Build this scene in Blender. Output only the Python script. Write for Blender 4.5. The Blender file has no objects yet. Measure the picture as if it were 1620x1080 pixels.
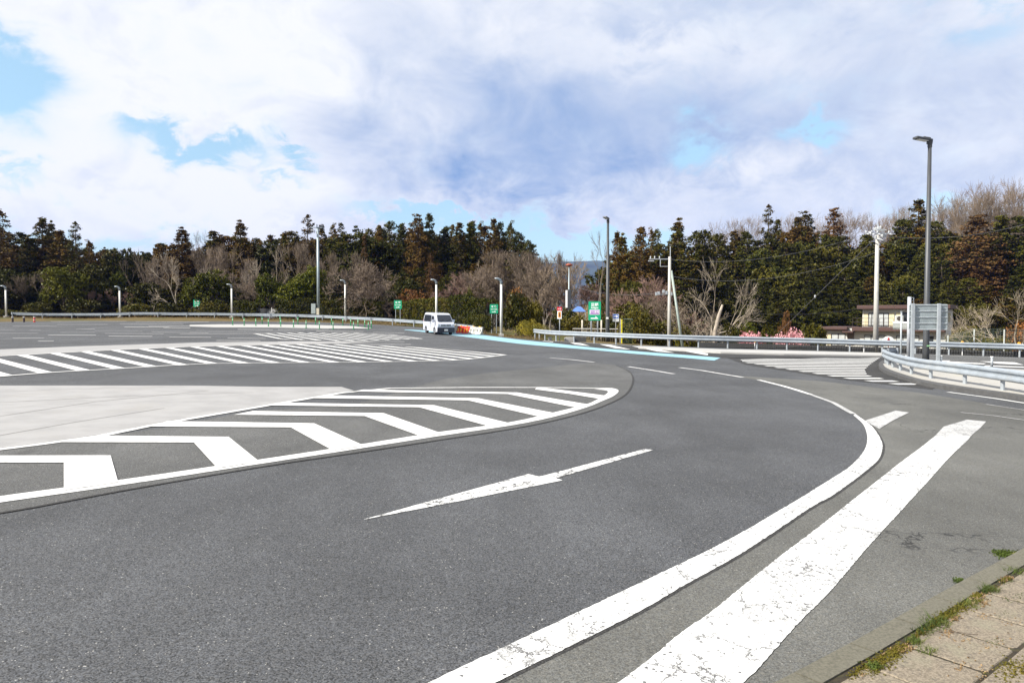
import bpy, bmesh, math, random
import numpy as np
from mathutils import Vector, Matrix, noise as mnoise
from mathutils.geometry import tessellate_polygon
R = math.radians
sc = bpy.context.scene
C = sc.collection

# ---------------------------------------------------------------- camera
CAMZ, FPX, PITCH = 1.9, 1170.0, R(1.96)
cam = bpy.data.cameras.new('camera'); camo = bpy.data.objects.new('camera', cam); C.objects.link(camo)
camo.location = (0, 0, CAMZ); camo.rotation_euler = (R(90) - PITCH, 0, 0)
cam.sensor_width = 36; cam.lens = FPX / 1620 * 36; cam.clip_start = 0.05; cam.clip_end = 20000
sc.camera = camo
sc.view_settings.view_transform = 'Standard'; sc.view_settings.look = 'None'
sc.view_settings.gamma = 1; sc.view_settings.exposure = 1.1
sc.render.film_transparent = False
sc.cycles.use_denoising = True
sc.cycles.max_bounces = 6; sc.cycles.diffuse_bounces = 3; sc.cycles.transparent_max_bounces = 4
sc.cycles.volume_bounces = 0

# ---------------------------------------------------------------- node helper
class Nd:
    """tiny expression builder over a node tree"""
    def __init__(s, tree): s.t = tree; s.n = tree.nodes; s.l = tree.links
    def put(s, node, sock, v):
        if isinstance(v, bpy.types.NodeSocket): s.l.new(v, node.inputs[sock])
        elif v is not None: node.inputs[sock].default_value = v
    def m(s, op, a, b=None, c=None, clamp=False):
        n = s.n.new('ShaderNodeMath'); n.operation = op; n.use_clamp = clamp
        s.put(n, 0, a); s.put(n, 1, b); s.put(n, 2, c); return n.outputs[0]
    def add(s, a, b): return s.m('ADD', a, b)
    def sub(s, a, b): return s.m('SUBTRACT', a, b)
    def mul(s, a, b): return s.m('MULTIPLY', a, b)
    def mix(s, f, a, b, blend='MIX'):
        n = s.n.new('ShaderNodeMix'); n.data_type = 'RGBA'; n.blend_type = blend
        s.put(n, 0, f); s.put(n, 6, a); s.put(n, 7, b); return n.outputs[2]
    def rng(s, v, a, b, c=0.0, d=1.0, smooth=True):
        n = s.n.new('ShaderNodeMapRange'); n.interpolation_type = 'SMOOTHSTEP' if smooth else 'LINEAR'
        s.put(n, 0, v); s.put(n, 1, a); s.put(n, 2, b); s.put(n, 3, c); s.put(n, 4, d); return n.outputs[0]
    def noise(s, vec, scale, detail=3.0, rough=0.5, dist=0.0, out=0):
        n = s.n.new('ShaderNodeTexNoise'); s.put(n, 'Vector', vec); s.put(n, 'Scale', scale)
        s.put(n, 'Detail', detail); s.put(n, 'Roughness', rough); s.put(n, 'Distortion', dist); return n.outputs[out]
    def voro(s, vec, scale, feature='F1', out=0, rand=1.0):
        n = s.n.new('ShaderNodeTexVoronoi'); n.feature = feature; s.put(n, 'Vector', vec); s.put(n, 'Scale', scale)
        s.put(n, 'Randomness', rand); return n.outputs[out]
    def coord(s, which='Object'): return s.n.new('ShaderNodeTexCoord').outputs[which]
    def pos(s): return s.n.new('ShaderNodeNewGeometry').outputs['Position']
    def mapping(s, v, scale=(1, 1, 1), loc=(0, 0, 0), rot=(0, 0, 0)):
        n = s.n.new('ShaderNodeMapping'); s.put(n, 0, v); s.put(n, 1, loc); s.put(n, 2, rot); s.put(n, 3, scale); return n.outputs[0]
    def sep(s, v):
        n = s.n.new('ShaderNodeSeparateXYZ'); s.put(n, 0, v); return n.outputs
    def comb(s, x, y, z):
        n = s.n.new('ShaderNodeCombineXYZ'); s.put(n, 0, x); s.put(n, 1, y); s.put(n, 2, z); return n.outputs[0]

def rgb(r, g, b): return (r, g, b, 1.0)

def ray(px, py):
    a = (px - 810) / FPX; b = (540 - py) / FPX
    return Vector((a, math.cos(PITCH) + b * math.sin(PITCH), -math.sin(PITCH) + b * math.cos(PITCH)))

def at(px, py, Y):
    d = ray(px, py); return Vector((0, 0, CAMZ)) + d * (Y / d.y)

# ---------------------------------------------------------------- light: sky with broken cloud, one sun from the left behind the camera
SUN_EL, SUN_AZ = R(40), R(-112)            # azimuth from +Y (view direction), negative = left
sun_dir = Vector((math.sin(SUN_AZ) * math.cos(SUN_EL), math.cos(SUN_AZ) * math.cos(SUN_EL), math.sin(SUN_EL)))
sl = bpy.data.lights.new('sun', 'SUN'); sl.energy = 4.6; sl.angle = R(0.5); sl.color = (1.0, 0.95, 0.87)
so = bpy.data.objects.new('sun', sl); C.objects.link(so); so.rotation_euler = sun_dir.to_track_quat('Z', 'Y').to_euler()
world = bpy.data.worlds.new('World'); sc.world = world; world.use_nodes = True
wt = world.node_tree
w = Nd(wt)
bg = wt.nodes['Background']; bg.inputs[1].default_value = 0.1
sky = wt.nodes.new('ShaderNodeTexSky'); sky.sky_type = 'NISHITA'; sky.sun_disc = False
sky.sun_elevation = SUN_EL; sky.sun_rotation = SUN_AZ; sky.air_density = 1.0; sky.dust_density = 0.6; sky.ozone_density = 1.5
D = w.coord('Generated')
dx, dy, dz = w.sep(D)[0:3]
az = w.m('ARCTAN2', dx, dy)
el = w.m('ARCSINE', dz)
vec = w.comb(az, w.mul(el, 1.5), 0.0)
n_big = w.noise(vec, 3.2, 9, 0.55, 0.3)
n_mid = w.noise(w.mapping(vec, loc=(3, 7, 1)), 7.0, 9, 0.6, 0.5)
n_wisp = w.noise(w.mapping(vec, loc=(9, 2, 4)), 16.0, 8, 0.62, 0.4)
waz = w.add(az, w.mul(w.sub(n_mid, 0.5), 0.17)); wel = w.add(el, w.mul(w.sub(n_wisp, 0.5), 0.13))
def blob(px, py, rx, ry, amp=1.0, ax=waz, ay=wel):
    d = ray(px, py).normalized()
    a0 = math.atan2(d.x, d.y); e0 = math.asin(d.z)
    cx = math.cos(a0) ** 2 / FPX
    u = w.m('DIVIDE', w.sub(ax, a0), rx * cx); v = w.m('DIVIDE', w.sub(ay, e0), ry * math.cos(a0) / FPX)
    q = w.add(w.mul(u, u), w.mul(v, v))
    return w.mul(w.m('EXPONENT', w.mul(q, -1.0)), amp)
def total(lst):
    t = None
    for b in lst: t = blob(*b) if t is None else w.add(t, blob(*b))
    return t
gaps = total([(-10, 125, 95, 62, 1.25), (318, 230, 88, 24, 1.15), (225, 200, 40, 20, .4), (470, 252, 30, 12, .7), (140, 385, 200, 26, .75), (420, 282, 40, 10, .5), (665, 343, 150, 17, 1.3),
              (860, 385, 150, 26, 1.3), (980, 335, 60, 22, .6), (1105, 243, 46, 38, 1.0), (1275, 205, 48, 20, .9), (1560, 40, 80, 35, .5),
              (1500, 335, 120, 16, .45), (20, 285, 60, 14, .45), (940, 410, 120, 30, 1.0)])
fills = total([(735, 322, 52, 13, 1.3), (975, 333, 42, 20, 1.4), (1130, 300, 120, 55, .5), (560, 350, 110, 22, .7), (905, 350, 30, 12, .5)])
cov = w.add(w.sub(w.add(0.86, w.mul(w.sub(n_big, 0.5), 0.5)), gaps), fills)
cov = w.add(cov, w.mul(w.sub(n_wisp, 0.5), 0.75))
mask = w.rng(cov, 0.02, 0.88)
away = w.rng(dy, -0.2, 0.3)                 # behind the camera: noise only
dark = total([(1000, 235, 350, 80, .70), (770, 215, 270, 105, .72), (960, 130, 440, 85, .45), (1250, 165, 230, 80, .55), (700, 280, 190, 45, .38), (1140, 15, 200, 34, .8),
              (900, 300, 180, 45, .36), (640, 40, 160, 50, .22), (1540, 150, 120, 110, .22), (1420, 275, 150, 45, .28), (380, 120, 200, 40, .15), (180, 300, 90, 14, .3),
              (440, 335, 80, 14, .25), (220, 255, 60, 25, .18)])
lit = total([(1000, 85, 120, 35, .35), (1200, 110, 120, 40, .2), (800, 60, 120, 30, .3), (1150, 300, 140, 40, .3), (200, 160, 250, 110, .3), (480, 120, 130, 60, .25)])
dk = w.sub(w.add(w.mul(dark, w.add(0.18, w.mul(n_big, 0.95))), w.rng(waz, -0.30, 0.05, 0.0, 0.30)), lit)
dk = w.add(dk, w.add(w.mul(w.sub(n_mid, 0.5), 1.6), w.mul(w.sub(n_wisp, 0.5), 0.80)))
dk = w.rng(dk, -0.06, 1.50, smooth=False)
K = 4.7
white = rgb(1.0 * K, 1.01 * K, 1.04 * K); grey = rgb(0.285 * K, 0.435 * K, 0.72 * K)
cloud = w.mix(dk, white, grey)
skyc = w.mix(1.0, sky.outputs[0], rgb(1.0, 1.14, .96), 'MULTIPLY')
hz = w.rng(el, 0.02, 0.36, 0.70, 1.0)
skyc = w.mix(1.0, skyc, w.comb(hz, w.mul(hz, .98), w.m('POWER', hz, .55)), 'MULTIPLY')
skyc = w.mix(0.10, skyc, white)
col = w.mix(mask, skyc, cloud)
wt.links.new(col, bg.inputs[0])

# ---------------------------------------------------------------- ground heights
def sstep(a, b, x):
    t = min(1, max(0, (x - a) / (b - a))); return t * t * (3 - 2 * t)
def gz(x, y):                               # paved area: gentle cross fall, rising a little far left
    xm = x if x > -27 else -27 - 6 * (1 - math.exp((x + 27) / 6))
    base = -0.022 * (x if x > -27 else xm)
    t = max(0.0, y - 68)
    rise = 0.03 * t if t < 27 else 0.81
    return base + rise * (1 - sstep(-10, 4, x))
def G(px, py):
    d = ray(px, py); o = Vector((0, 0, CAMZ)); lo, hi = 0.5, None
    f = lambda Y: (o + d * (Y / d.y)).z - gz(d.x * Y / d.y, Y)
    Y = 0.5
    while Y < 400:
        Y2 = Y * 1.03
        if f(Y2) < 0: hi = Y2; lo = Y; break
        Y = Y2
    if hi is None: hi = lo = 200
    for _ in range(40):
        mid = (lo + hi) / 2
        if f(mid) < 0: hi = mid
        else: lo = mid
    p = o + d * (hi / d.y); return Vector((p.x, p.y, gz(p.x, p.y)))

def interp(pts, x):
    if x <= pts[0][0]: return pts[0][1]
    for (a, b), (c, d) in zip(pts, pts[1:]):
        if x <= c: return b + (d - b) * (x - a) / (c - a)
    return pts[-1][1]
# far edge of the paving, as y over x
edge_pts = [(p.x, p.y) for p in [G(0, 509), G(120, 507.6), G(250, 508), G(400, 508.5), G(500, 509.6), G(600, 513.5), G(660, 517), G(715, 522)]]
edge_pts = [(-130, edge_pts[0][1])] + edge_pts
for px, py in ((760, 527.5), (843, 537.5), (1000, 545.5), (1140, 550), (1240, 553), (1400, 558), (1530, 562), (1620, 565)):
    p = G(px, py); edge_pts.append((p.x, p.y))
edge_pts.append((70, 45))
def far_edge(x): return interp(edge_pts, x)
def terr(x, y):
    e = far_edge(x); d = y - e
    z = gz(x, y) - 0.06
    if d > 0:
        if x < -2: z += 0.10 * sstep(0, 3, d) * sstep(2, -8, x) if False else 0.12 * sstep(0, 3, d)
        drop = sstep(6, 16, x) * 2.0 * sstep(1, 16, d)
        z -= drop
    # wooded hills
    right = sstep(13, 60, x); z += (17 * right + 5 * sstep(60, 140, x)) * sstep(99, 215, y)
    z += 0.9 * sstep(105, 160, y) * sstep(0, -20, x)
    if d > 4: z += 0.25 * (mnoise.noise(Vector((x * .11, y * .11, 3))))
    z -= 6 * sstep(240, 900, y)
    return z

# ---------------------------------------------------------------- mesh builder
class MB:
    def __init__(s): s.v = []; s.f = []; s.mi = []
    def quadf(s, *idx): s.f.append(tuple(idx)); s.mi.append(s.cur)
    cur = 0
    def poly(s, pts):
        n = len(s.v); s.v += [tuple(p) for p in pts]; s.f.append(tuple(range(n, n + len(pts)))); s.mi.append(s.cur); return s
    def box(s, c, size, rz=0, bev=0, M=None):
        cx, cy, cz = c; a, b, h = [q / 2 for q in size]
        n = len(s.v); cr, sr = math.cos(rz), math.sin(rz)
        for dx_, dy_, dz_ in ((-a, -b, -h), (a, -b, -h), (a, b, -h), (-a, b, -h), (-a, -b, h), (a, -b, h), (a, b, h), (-a, b, h)):
            p = Vector((cx + dx_ * cr - dy_ * sr, cy + dx_ * sr + dy_ * cr, cz + dz_))
            if M: p = M @ p
            s.v.append(tuple(p))
        for q in ((0, 3, 2, 1), (4, 5, 6, 7), (0, 1, 5, 4), (1, 2, 6, 5), (2, 3, 7, 6), (3, 0, 4, 7)):
            s.f.append(tuple(n + i for i in q)); s.mi.append(s.cur)
        return s
    def tube(s, pts, rad, seg=8, cap=True):
        pts = [Vector(p) for p in pts]; n = len(pts)
        if not hasattr(rad, '__len__'): rad = [rad] * n
        base = len(s.v)
        up0 = None
        for i, p in enumerate(pts):
            t = (pts[min(i + 1, n - 1)] - pts[max(i - 1, 0)]).normalized()
            if up0 is None: up0 = Vector((0, 0, 1)) if abs(t.z) < .9 else Vector((1, 0, 0))
            a = t.cross(up0)
            if a.length < 1e-4: a = t.cross(Vector((0, 1, 0)))
            a.normalize(); b = a.cross(t)
            for k in range(seg):
                an = 2 * math.pi * k / seg
                s.v.append(tuple(p + (a * math.cos(an) + b * math.sin(an)) * rad[i]))
        for i in range(n - 1):
            for k in range(seg):
                k2 = (k + 1) % seg
                s.f.append((base + i * seg + k, base + i * seg + k2, base + (i + 1) * seg + k2, base + (i + 1) * seg + k)); s.mi.append(s.cur)
        if cap:
            s.f.append(tuple(base + k for k in range(seg))[::-1]); s.mi.append(s.cur)
            s.f.append(tuple(base + (n - 1) * seg + k for k in range(seg))); s.mi.append(s.cur)
        return s
    def extrude(s, prof, axis_from, axis_to, closed=True):
        """prof: list of (vector offset) placed at both ends"""
        n = len(s.v); k = len(prof)
        for o in (axis_from, axis_to):
            for p in prof: s.v.append(tuple(Vector(o) + Vector(p)))
        for i in range(k if closed else k - 1):
            j = (i + 1) % k
            s.f.append((n + i, n + j, n + k + j, n + k + i)); s.mi.append(s.cur)
        if closed:
            s.f.append(tuple(range(n, n + k))[::-1]); s.mi.append(s.cur); s.f.append(tuple(range(n + k, n + 2 * k))); s.mi.append(s.cur)
        return s
    def mesh(s, name, mats, smooth=False):
        me = bpy.data.meshes.new(name); me.from_pydata(s.v, [], s.f)
        for m_ in (mats if isinstance(mats, (list, tuple)) else [mats]): me.materials.append(m_)
        if any(s.mi): me.polygons.foreach_set('material_index', s.mi)
        bm = bmesh.new(); bm.from_mesh(me); bmesh.ops.recalc_face_normals(bm, faces=bm.faces); bm.to_mesh(me); bm.free()
        if smooth: me.polygons.foreach_set('use_smooth', [True] * len(me.polygons))
        return me
    def build(s, name, mats, parent=None, smooth=False, bevel=0):
        me = s.mesh(name, mats, smooth)
        if bevel:
            bm = bmesh.new(); bm.from_mesh(me)
            bmesh.ops.bevel(bm, geom=[e for e in bm.edges if len(e.link_faces) == 2 and e.calc_face_angle(0) > .5], offset=bevel, segments=2, affect='EDGES', profile=.6)
            bm.to_mesh(me); bm.free()
        return link(name, me, parent)
def link(name, me, parent=None):
    o = bpy.data.objects.new(name, me); C.objects.link(o)
    if parent: o.parent = parent
    return o
def tag(o, label=None, cat=None, group=None, kind=None):
    if label: o['label'] = label
    if cat: o['category'] = cat
    if group: o['group'] = group
    if kind: o['kind'] = kind
    return o
def thing(name, label, cat, loc=(0, 0, 0), rz=0, group=None):
    o = bpy.data.objects.new(name, None); C.objects.link(o); o.location = loc; o.rotation_euler = (0, 0, rz)
    return tag(o, label, cat, group)
def copy_tree(o, parent=None, loc=None, rz=None, label=None, group=None):
    c = o.copy(); C.objects.link(c); c.parent = parent
    for ch in [q for q in o.children]: copy_tree(ch, c)
    if loc is not None: c.location = loc
    if rz is not None: c.rotation_euler[2] = rz
    if label: c['label'] = label
    if group: c['group'] = group
    return c
def text_mesh(body, size, mat, name, parent, loc, rot=(R(90), 0, 0), extrude=0.003, bold=0.0, sx=1.0):
    cu = bpy.data.curves.new('t', 'FONT'); cu.body = body; cu.size = size; cu.align_x = 'CENTER'; cu.align_y = 'CENTER'
    cu.extrude = extrude; cu.offset = bold
    t = bpy.data.objects.new('t', cu); C.objects.link(t)
    bpy.context.view_layer.update()
    me = bpy.data.meshes.new_from_object(t.evaluated_get(bpy.context.evaluated_depsgraph_get()))
    bpy.data.objects.remove(t); me.materials.clear(); me.materials.append(mat)
    o = link(name, me, parent); o.location = loc; o.rotation_euler = rot; o.scale = (sx, 1, 1)
    return o
# ---------------------------------------------------------------- materials
def mat(name):
    m = bpy.data.materials.new(name); m.use_nodes = True
    n = Nd(m.node_tree); b = m.node_tree.nodes['Principled BSDF']; return m, n, b
def simple(name, col, rough=0.6, metal=0.0, var=0.12, scale=6.0, bump=0.0, dirt=None, spec=0.5):
    m, n, b = mat(name)
    p = n.coord('Object')
    f = n.noise(p, scale, 5, 0.6)
    c2 = rgb(*[max(0, c * (1 - var * 2)) for c in col[:3]])
    c = n.mix(n.rng(f, 0.35, 0.7), rgb(*col[:3]), c2)
    if dirt: c = n.mix(n.mul(n.rng(n.noise(p, scale * .4, 6, .7), .5, .75), dirt[3]), c, rgb(*dirt[:3]))
    n.put(b, 'Base Color', c); b.inputs['Roughness'].default_value = rough; b.inputs['Metallic'].default_value = metal
    b.inputs['Specular IOR Level'].default_value = spec
    if bump:
        bp = n.n.new('ShaderNodeBump'); bp.inputs['Strength'].default_value = bump; bp.inputs['Distance'].default_value = .01
        n.put(bp, 'Height', n.noise(p, scale * 8, 4, .6)); n.put(b, 'Normal', bp.outputs[0])
    return m
def asphalt(name, base, speck=1.0, tint=(1, 1, 1), tar=0.0, cracks=0.0, grain=1.0, con=1.0):
    m, n, b = mat(name); p = n.pos()
    g1 = n.noise(p, 105, 3, 0.75); v1 = n.voro(p, 130, out=1)
    vs = n.sep(v1)[0]
    g = n.add(n.mul(g1, 0.55), n.mul(vs, 0.45))
    f = n.rng(g, 0.25, 0.78, 1 - .85 * con, 1 + 1.05 * con, smooth=False)
    big = n.noise(p, 0.22, 5, 0.6); mid = n.noise(n.mapping(p, scale=(1, .35, 1), rot=(0, 0, .7)), 1.1, 5, .65)
    f = n.mul(f, n.rng(big, 0.3, 0.7, 0.80, 1.18)); f = n.mul(f, n.rng(mid, 0.3, 0.7, 0.88, 1.10))
    # white stone specks, sparse
    sp = n.sep(n.voro(p, 62, out=1))[1]; sd = n.voro(p, 62)
    spk = n.mul(n.m('GREATER_THAN', sp, 0.945), n.m('LESS_THAN', sd, n.rng(n.noise(p, 9, 2, .5), .35, .65, .12, .34)))
    col = n.mix(1.0, rgb(base * tint[0], base * tint[1], base * tint[2]), n.comb(f, f, f), 'MULTIPLY')
    hue = n.sep(n.voro(p, 60, out=1))[2]
    col = n.mix(n.mul(hue, .25), col, n.mix(1.0, col, rgb(1.25, 1.05, .75), 'MULTIPLY'))
    col = n.mix(n.mul(spk, 0.75 * speck), col, rgb(.42, .41, .38))
    if tar:
        t = n.rng(n.noise(n.mapping(p, scale=(1, .5, 1), loc=(5, 1, 0)), .55, 7, .7, 1.0), .58, .72)
        col = n.mix(n.mul(t, tar), col, rgb(base * .45, base * .45, base * .45))
    if cracks:
        wp = n.n.new('ShaderNodeVectorMath'); wp.operation = 'ADD'; n.put(wp, 0, p)
        n.put(wp, 1, n.mapping(n.noise(p, 1.4, 4, .7, out=1), scale=(.9, .9, .9)))
        e = n.voro(wp.outputs[0], 0.55, 'DISTANCE_TO_EDGE')
        cr = n.mul(n.rng(e, 0.002, 0.011, 1, 0), n.rng(n.noise(p, .35, 3, .5), .54, .62))
        col = n.mix(n.mul(cr, cracks), col, rgb(.012, .012, .012))
    n.put(b, 'Base Color', col); b.inputs['Roughness'].default_value = .88; b.inputs['Specular IOR Level'].default_value = .35
    bp = n.n.new('ShaderNodeBump'); bp.inputs['Strength'].default_value = .55 * grain; bp.inputs['Distance'].default_value = .006
    n.put(bp, 'Height', g); n.put(b, 'Normal', bp.outputs[0])
    return m
def paint(name, col=(.60, .60, .585), wear=0.2, crack=1.0, under=.05, fade=0.0, scale=1.0, edge=True):
    m, n, b = mat(name); p = n.pos()
    wn = n.noise(p, 28 * scale, 6, .72); wl = n.noise(p, 1.3, 4, .6)
    worn = n.rng(n.add(wn, n.mul(n.sub(wl, .5), .5)), .74 - wear * .55, .80 - wear * .55)
    wp = n.n.new('ShaderNodeVectorMath'); wp.operation = 'ADD'; n.put(wp, 0, p)
    n.put(wp, 1, n.mapping(n.noise(p, 6, 5, .75, out=1), scale=(.22, .22, .22)))
    e = n.voro(wp.outputs[0], 3.6, 'DISTANCE_TO_EDGE')
    cr = n.mul(n.rng(e, 0.006, 0.034, 1, 0), n.rng(n.noise(p, 2.2, 4, .6), .40, .53))
    e2 = n.voro(wp.outputs[0], 8.5, 'DISTANCE_TO_EDGE')
    cr2 = n.mul(n.rng(e2, 0.012, 0.06, 1, 0), n.rng(n.noise(n.mapping(p, loc=(7, 3, 0)), 1.6, 4, .6), .50, .62))
    cr = n.m('MAXIMUM', cr, n.mul(cr2, .8))
    dots = n.mul(n.m('GREATER_THAN', n.sep(n.voro(p, 26, out=1))[0], .93), n.m('LESS_THAN', n.voro(p, 26), .28))
    k = n.m('MAXIMUM', worn, n.m('MAXIMUM', n.mul(cr, .92 * min(1, crack)), n.mul(dots, .9 * min(1, crack))))
    g = n.rng(n.noise(p, 3, 5, .6), .3, .75, 1.0, .88)
    c = n.mix(1.0, rgb(*col), n.comb(g, g, g), 'MULTIPLY')
    u = n.rng(n.noise(p, 75, 3, .75), .25, .75, .5, 1.6, smooth=False)
    uc = n.mix(1.0, rgb(under, under, under), n.comb(u, u, u), 'MULTIPLY')
    if fade:
        k = n.m('MAXIMUM', k, n.rng(n.noise(p, 90, 4, .8), .64 - fade * .5, .80 - fade * .3))
    n.put(b, 'Base Color', n.mix(k, c, uc)); b.inputs['Roughness'].default_value = .7; b.inputs['Specular IOR Level'].default_value = .3
    bp = n.n.new('ShaderNodeBump'); bp.inputs['Strength'].default_value = .35; bp.inputs['Distance'].default_value = .004
    n.put(bp, 'Height', n.noise(p, 90, 3, .7)); n.put(b, 'Normal', bp.outputs[0])
    return m
M_asph = asphalt('asphalt_dark', .061, tint=(.94, 1.0, 1.10), tar=.25)
M_asph2 = asphalt('asphalt_patch', .078, tint=(.98, 1.01, 1.02), tar=.45, con=.8)
M_asph3 = asphalt('asphalt_old', .090, tint=(1.0, 1.02, .97), tar=.35, cracks=.9, speck=.7, con=.6, grain=.6)
M_asph4 = asphalt('asphalt_black', .03, speck=.3)
M_seam = simple('seam_tar', (.018, .018, .018), .8)
M_conc = simple('concrete_paving', (.275, .272, .268), .85, var=.08, scale=1.5, bump=.3, dirt=(.25, .24, .22, .5))
M_conc2 = simple('concrete_pale', (.36, .355, .34), .85, var=.06, scale=2, bump=.3)
M_paint = paint('paint_fresh', wear=.13, crack=.4)
M_paint_w = paint('paint_worn', wear=.27, crack=1.0)
M_paint_a = paint('paint_arrow', wear=.36, crack=1, scale=.8)
M_paint_f = paint('paint_faded', (.55, .55, .54), wear=.25, crack=1, fade=.45, under=.09)
M_paint_b = paint('paint_lightblue', (.24, .42, .50), wear=.2, crack=.3)
M_galv = simple('galvanised_steel', (.33, .37, .405), .48, .3, var=.08, scale=3, dirt=(.4, .4, .38, .35))
M_post = simple('galvanised_post', (.34, .37, .39), .5, .3, var=.1, scale=5)
M_kerbd0 = simple('joint_grey', (.17, .16, .15), .85)

# ---------------------------------------------------------------- ground sheet to the horizon
def ground_mat():
    m, n, b = mat('earth_and_dry_grass'); p = n.pos()
    f1 = n.noise(p, .5, 8, .7); f2 = n.noise(p, 9, 6, .75); f3 = n.noise(p, .12, 3, .5)
    c = n.mix(n.rng(f1, .35, .65), rgb(.11, .075, .035), rgb(.06, .055, .022))
    c = n.mix(n.rng(f2, .4, .65), c, rgb(.16, .12, .055))
    c = n.mix(n.mul(n.rng(f3, .5, .62), .7), c, rgb(.05, .065, .02))
    n.put(b, 'Base Color', c); b.inputs['Roughness'].default_value = .95; b.inputs['Specular IOR Level'].default_value = .1
    bp = n.n.new('ShaderNodeBump'); bp.inputs['Strength'].default_value = .8; bp.inputs['Distance'].default_value = .06
    n.put(bp, 'Height', f2); n.put(b, 'Normal', bp.outputs[0]); return m
def axis(lo, hi, step, far):
    a = list(np.arange(lo, hi + .01, step)); s_ = step; v = hi
    while v < far: s_ *= 1.35; v += s_; a.append(v)
    s_ = step; v = lo; pre = []
    while v > -far: s_ *= 1.35; v -= s_; pre.append(v)
    return pre[::-1] + a
xs = axis(-150, 150, 2.0, 4800); ys = axis(-20, 240, 2.0, 4800)
mb = MB()
for y in ys:
    for x in xs: mb.v.append((x, y, terr(x, y)))
nx = len(xs)
for j in range(len(ys) - 1):
    for i in range(nx - 1):
        mb.f.append((j * nx + i, j * nx + i + 1, (j + 1) * nx + i + 1, (j + 1) * nx + i)); mb.mi.append(0)
ground = mb.build('ground', ground_mat(), smooth=True); tag(ground, kind='structure')

# asphalt sheet
mb = MB(); cols = [x for x in np.arange(-130, 70.01, 1.0)]; rows = 44
for x in cols:
    e = far_edge(x)
    for j in range(rows + 1):
        y = -12 + (e + 12) * (j / rows); mb.v.append((x, y, gz(x, y)))
for i in range(len(cols) - 1):
    for j in range(rows):
        a = i * (rows + 1) + j; mb.f.append((a, a + rows + 1, a + rows + 2, a + 1)); mb.mi.append(0)
asph = mb.build('car_park_asphalt', M_asph, smooth=True); tag(asph, kind='structure')

def drape_xy(pts, name, material, lift, join=None, maxlen=1.6):
    """flat sheet on the paving from ground points"""
    bm = bmesh.new()
    polys = pts if isinstance(pts[0][0], (list, tuple, Vector)) else [pts]
    for pl in polys:
        vs = [bm.verts.new((p[0], p[1], 0)) for p in pl]
        for tri in tessellate_polygon([[Vector((p[0], p[1], 0)) for p in pl]]):
            try: bm.faces.new([vs[i] for i in tri])
            except ValueError: pass
    for _ in range(5):
        es = [e for e in bm.edges if e.calc_length() > maxlen * 2]
        if not es or all((abs(v.co.x) < 26 and v.co.y < 66) for v in bm.verts): break
        bmesh.ops.subdivide_edges(bm, edges=es, cuts=1); bmesh.ops.triangulate(bm, faces=bm.faces)
    for v in bm.verts: v.co.z = gz(v.co.x, v.co.y) + lift
    for f in bm.faces:
        f.normal_update()
        if f.normal.z < 0: f.normal_flip()
    me = bpy.data.meshes.new(name); bm.to_mesh(me); bm.free(); me.materials.append(material)
    o = link(name, me); tag(o, kind='structure'); return o
def drape(pxs, name, material, lift):
    polys = pxs if isinstance(pxs[0][0], (list, tuple)) else [pxs]
    return drape_xy([[tuple(G(*q)) for q in pl] for pl in polys], name, material, lift)
def ribbon(lpx, rpx, name, material, lift, n=60):
    """sheet between two edge curves given on the ground"""
    def rs_(pl):
        g = [G(*q) for q in smooth_px(pl)]; cum = [0]
        for u, v in zip(g, g[1:]): cum.append(cum[-1] + (v - u).length)
        out = []
        for i in range(n + 1):
            t = cum[-1] * i / n; j = max(0, min(len(g) - 2, next((k for k in range(len(cum)) if cum[k] >= t), len(cum) - 1) - 1))
            out.append(g[j].lerp(g[j + 1], (t - cum[j]) / max(1e-6, cum[j + 1] - cum[j])))
        return out
    L, Q = rs_(lpx), rs_(rpx); rj = random.Random(4)
    if n > 150:
        for pl in (L, Q):
            for i, q in enumerate(pl): pl[i] = q + Vector((rj.gauss(0, .002), rj.gauss(0, .002), 0))
    return drape_xy([[tuple(L[i])[:2], tuple(L[i + 1])[:2], tuple(Q[i + 1])[:2], tuple(Q[i])[:2]] for i in range(n)], name, material, lift)
def smooth_px(pts, k=3):
    """Catmull-Rom through pixel points (drawn on the ground afterwards)"""
    out = []
    for i in range(len(pts) - 1):
        p0 = pts[max(i - 1, 0)]; p1 = pts[i]; p2 = pts[i + 1]; p3 = pts[min(i + 2, len(pts) - 1)]
        for j in range(k):
            t = j / k
            out.append(tuple(.5 * ((2 * p1[a]) + (-p0[a] + p2[a]) * t + (2 * p0[a] - 5 * p1[a] + 4 * p2[a] - p3[a]) * t * t + (-p0[a] + 3 * p1[a] - 3 * p2[a] + p3[a]) * t ** 3) for a in (0, 1)))
    out.append(pts[-1]); return out

# lighter repaired asphalt: under the chevrons and beyond
outer = [(-80, 815), (0, 812), (185, 778), (405, 740), (573, 715), (690, 697), (807, 679), (873, 666), (927, 652), (965, 638), (990, 624), (1001, 606), (998, 590), (975, 578), (930, 574)]
drape(smooth_px(outer) + [(773, 590), (700, 600), (560, 640), (400, 650), (240, 680), (-80, 720)], 'repaired_asphalt', M_asph2, .004)
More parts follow.
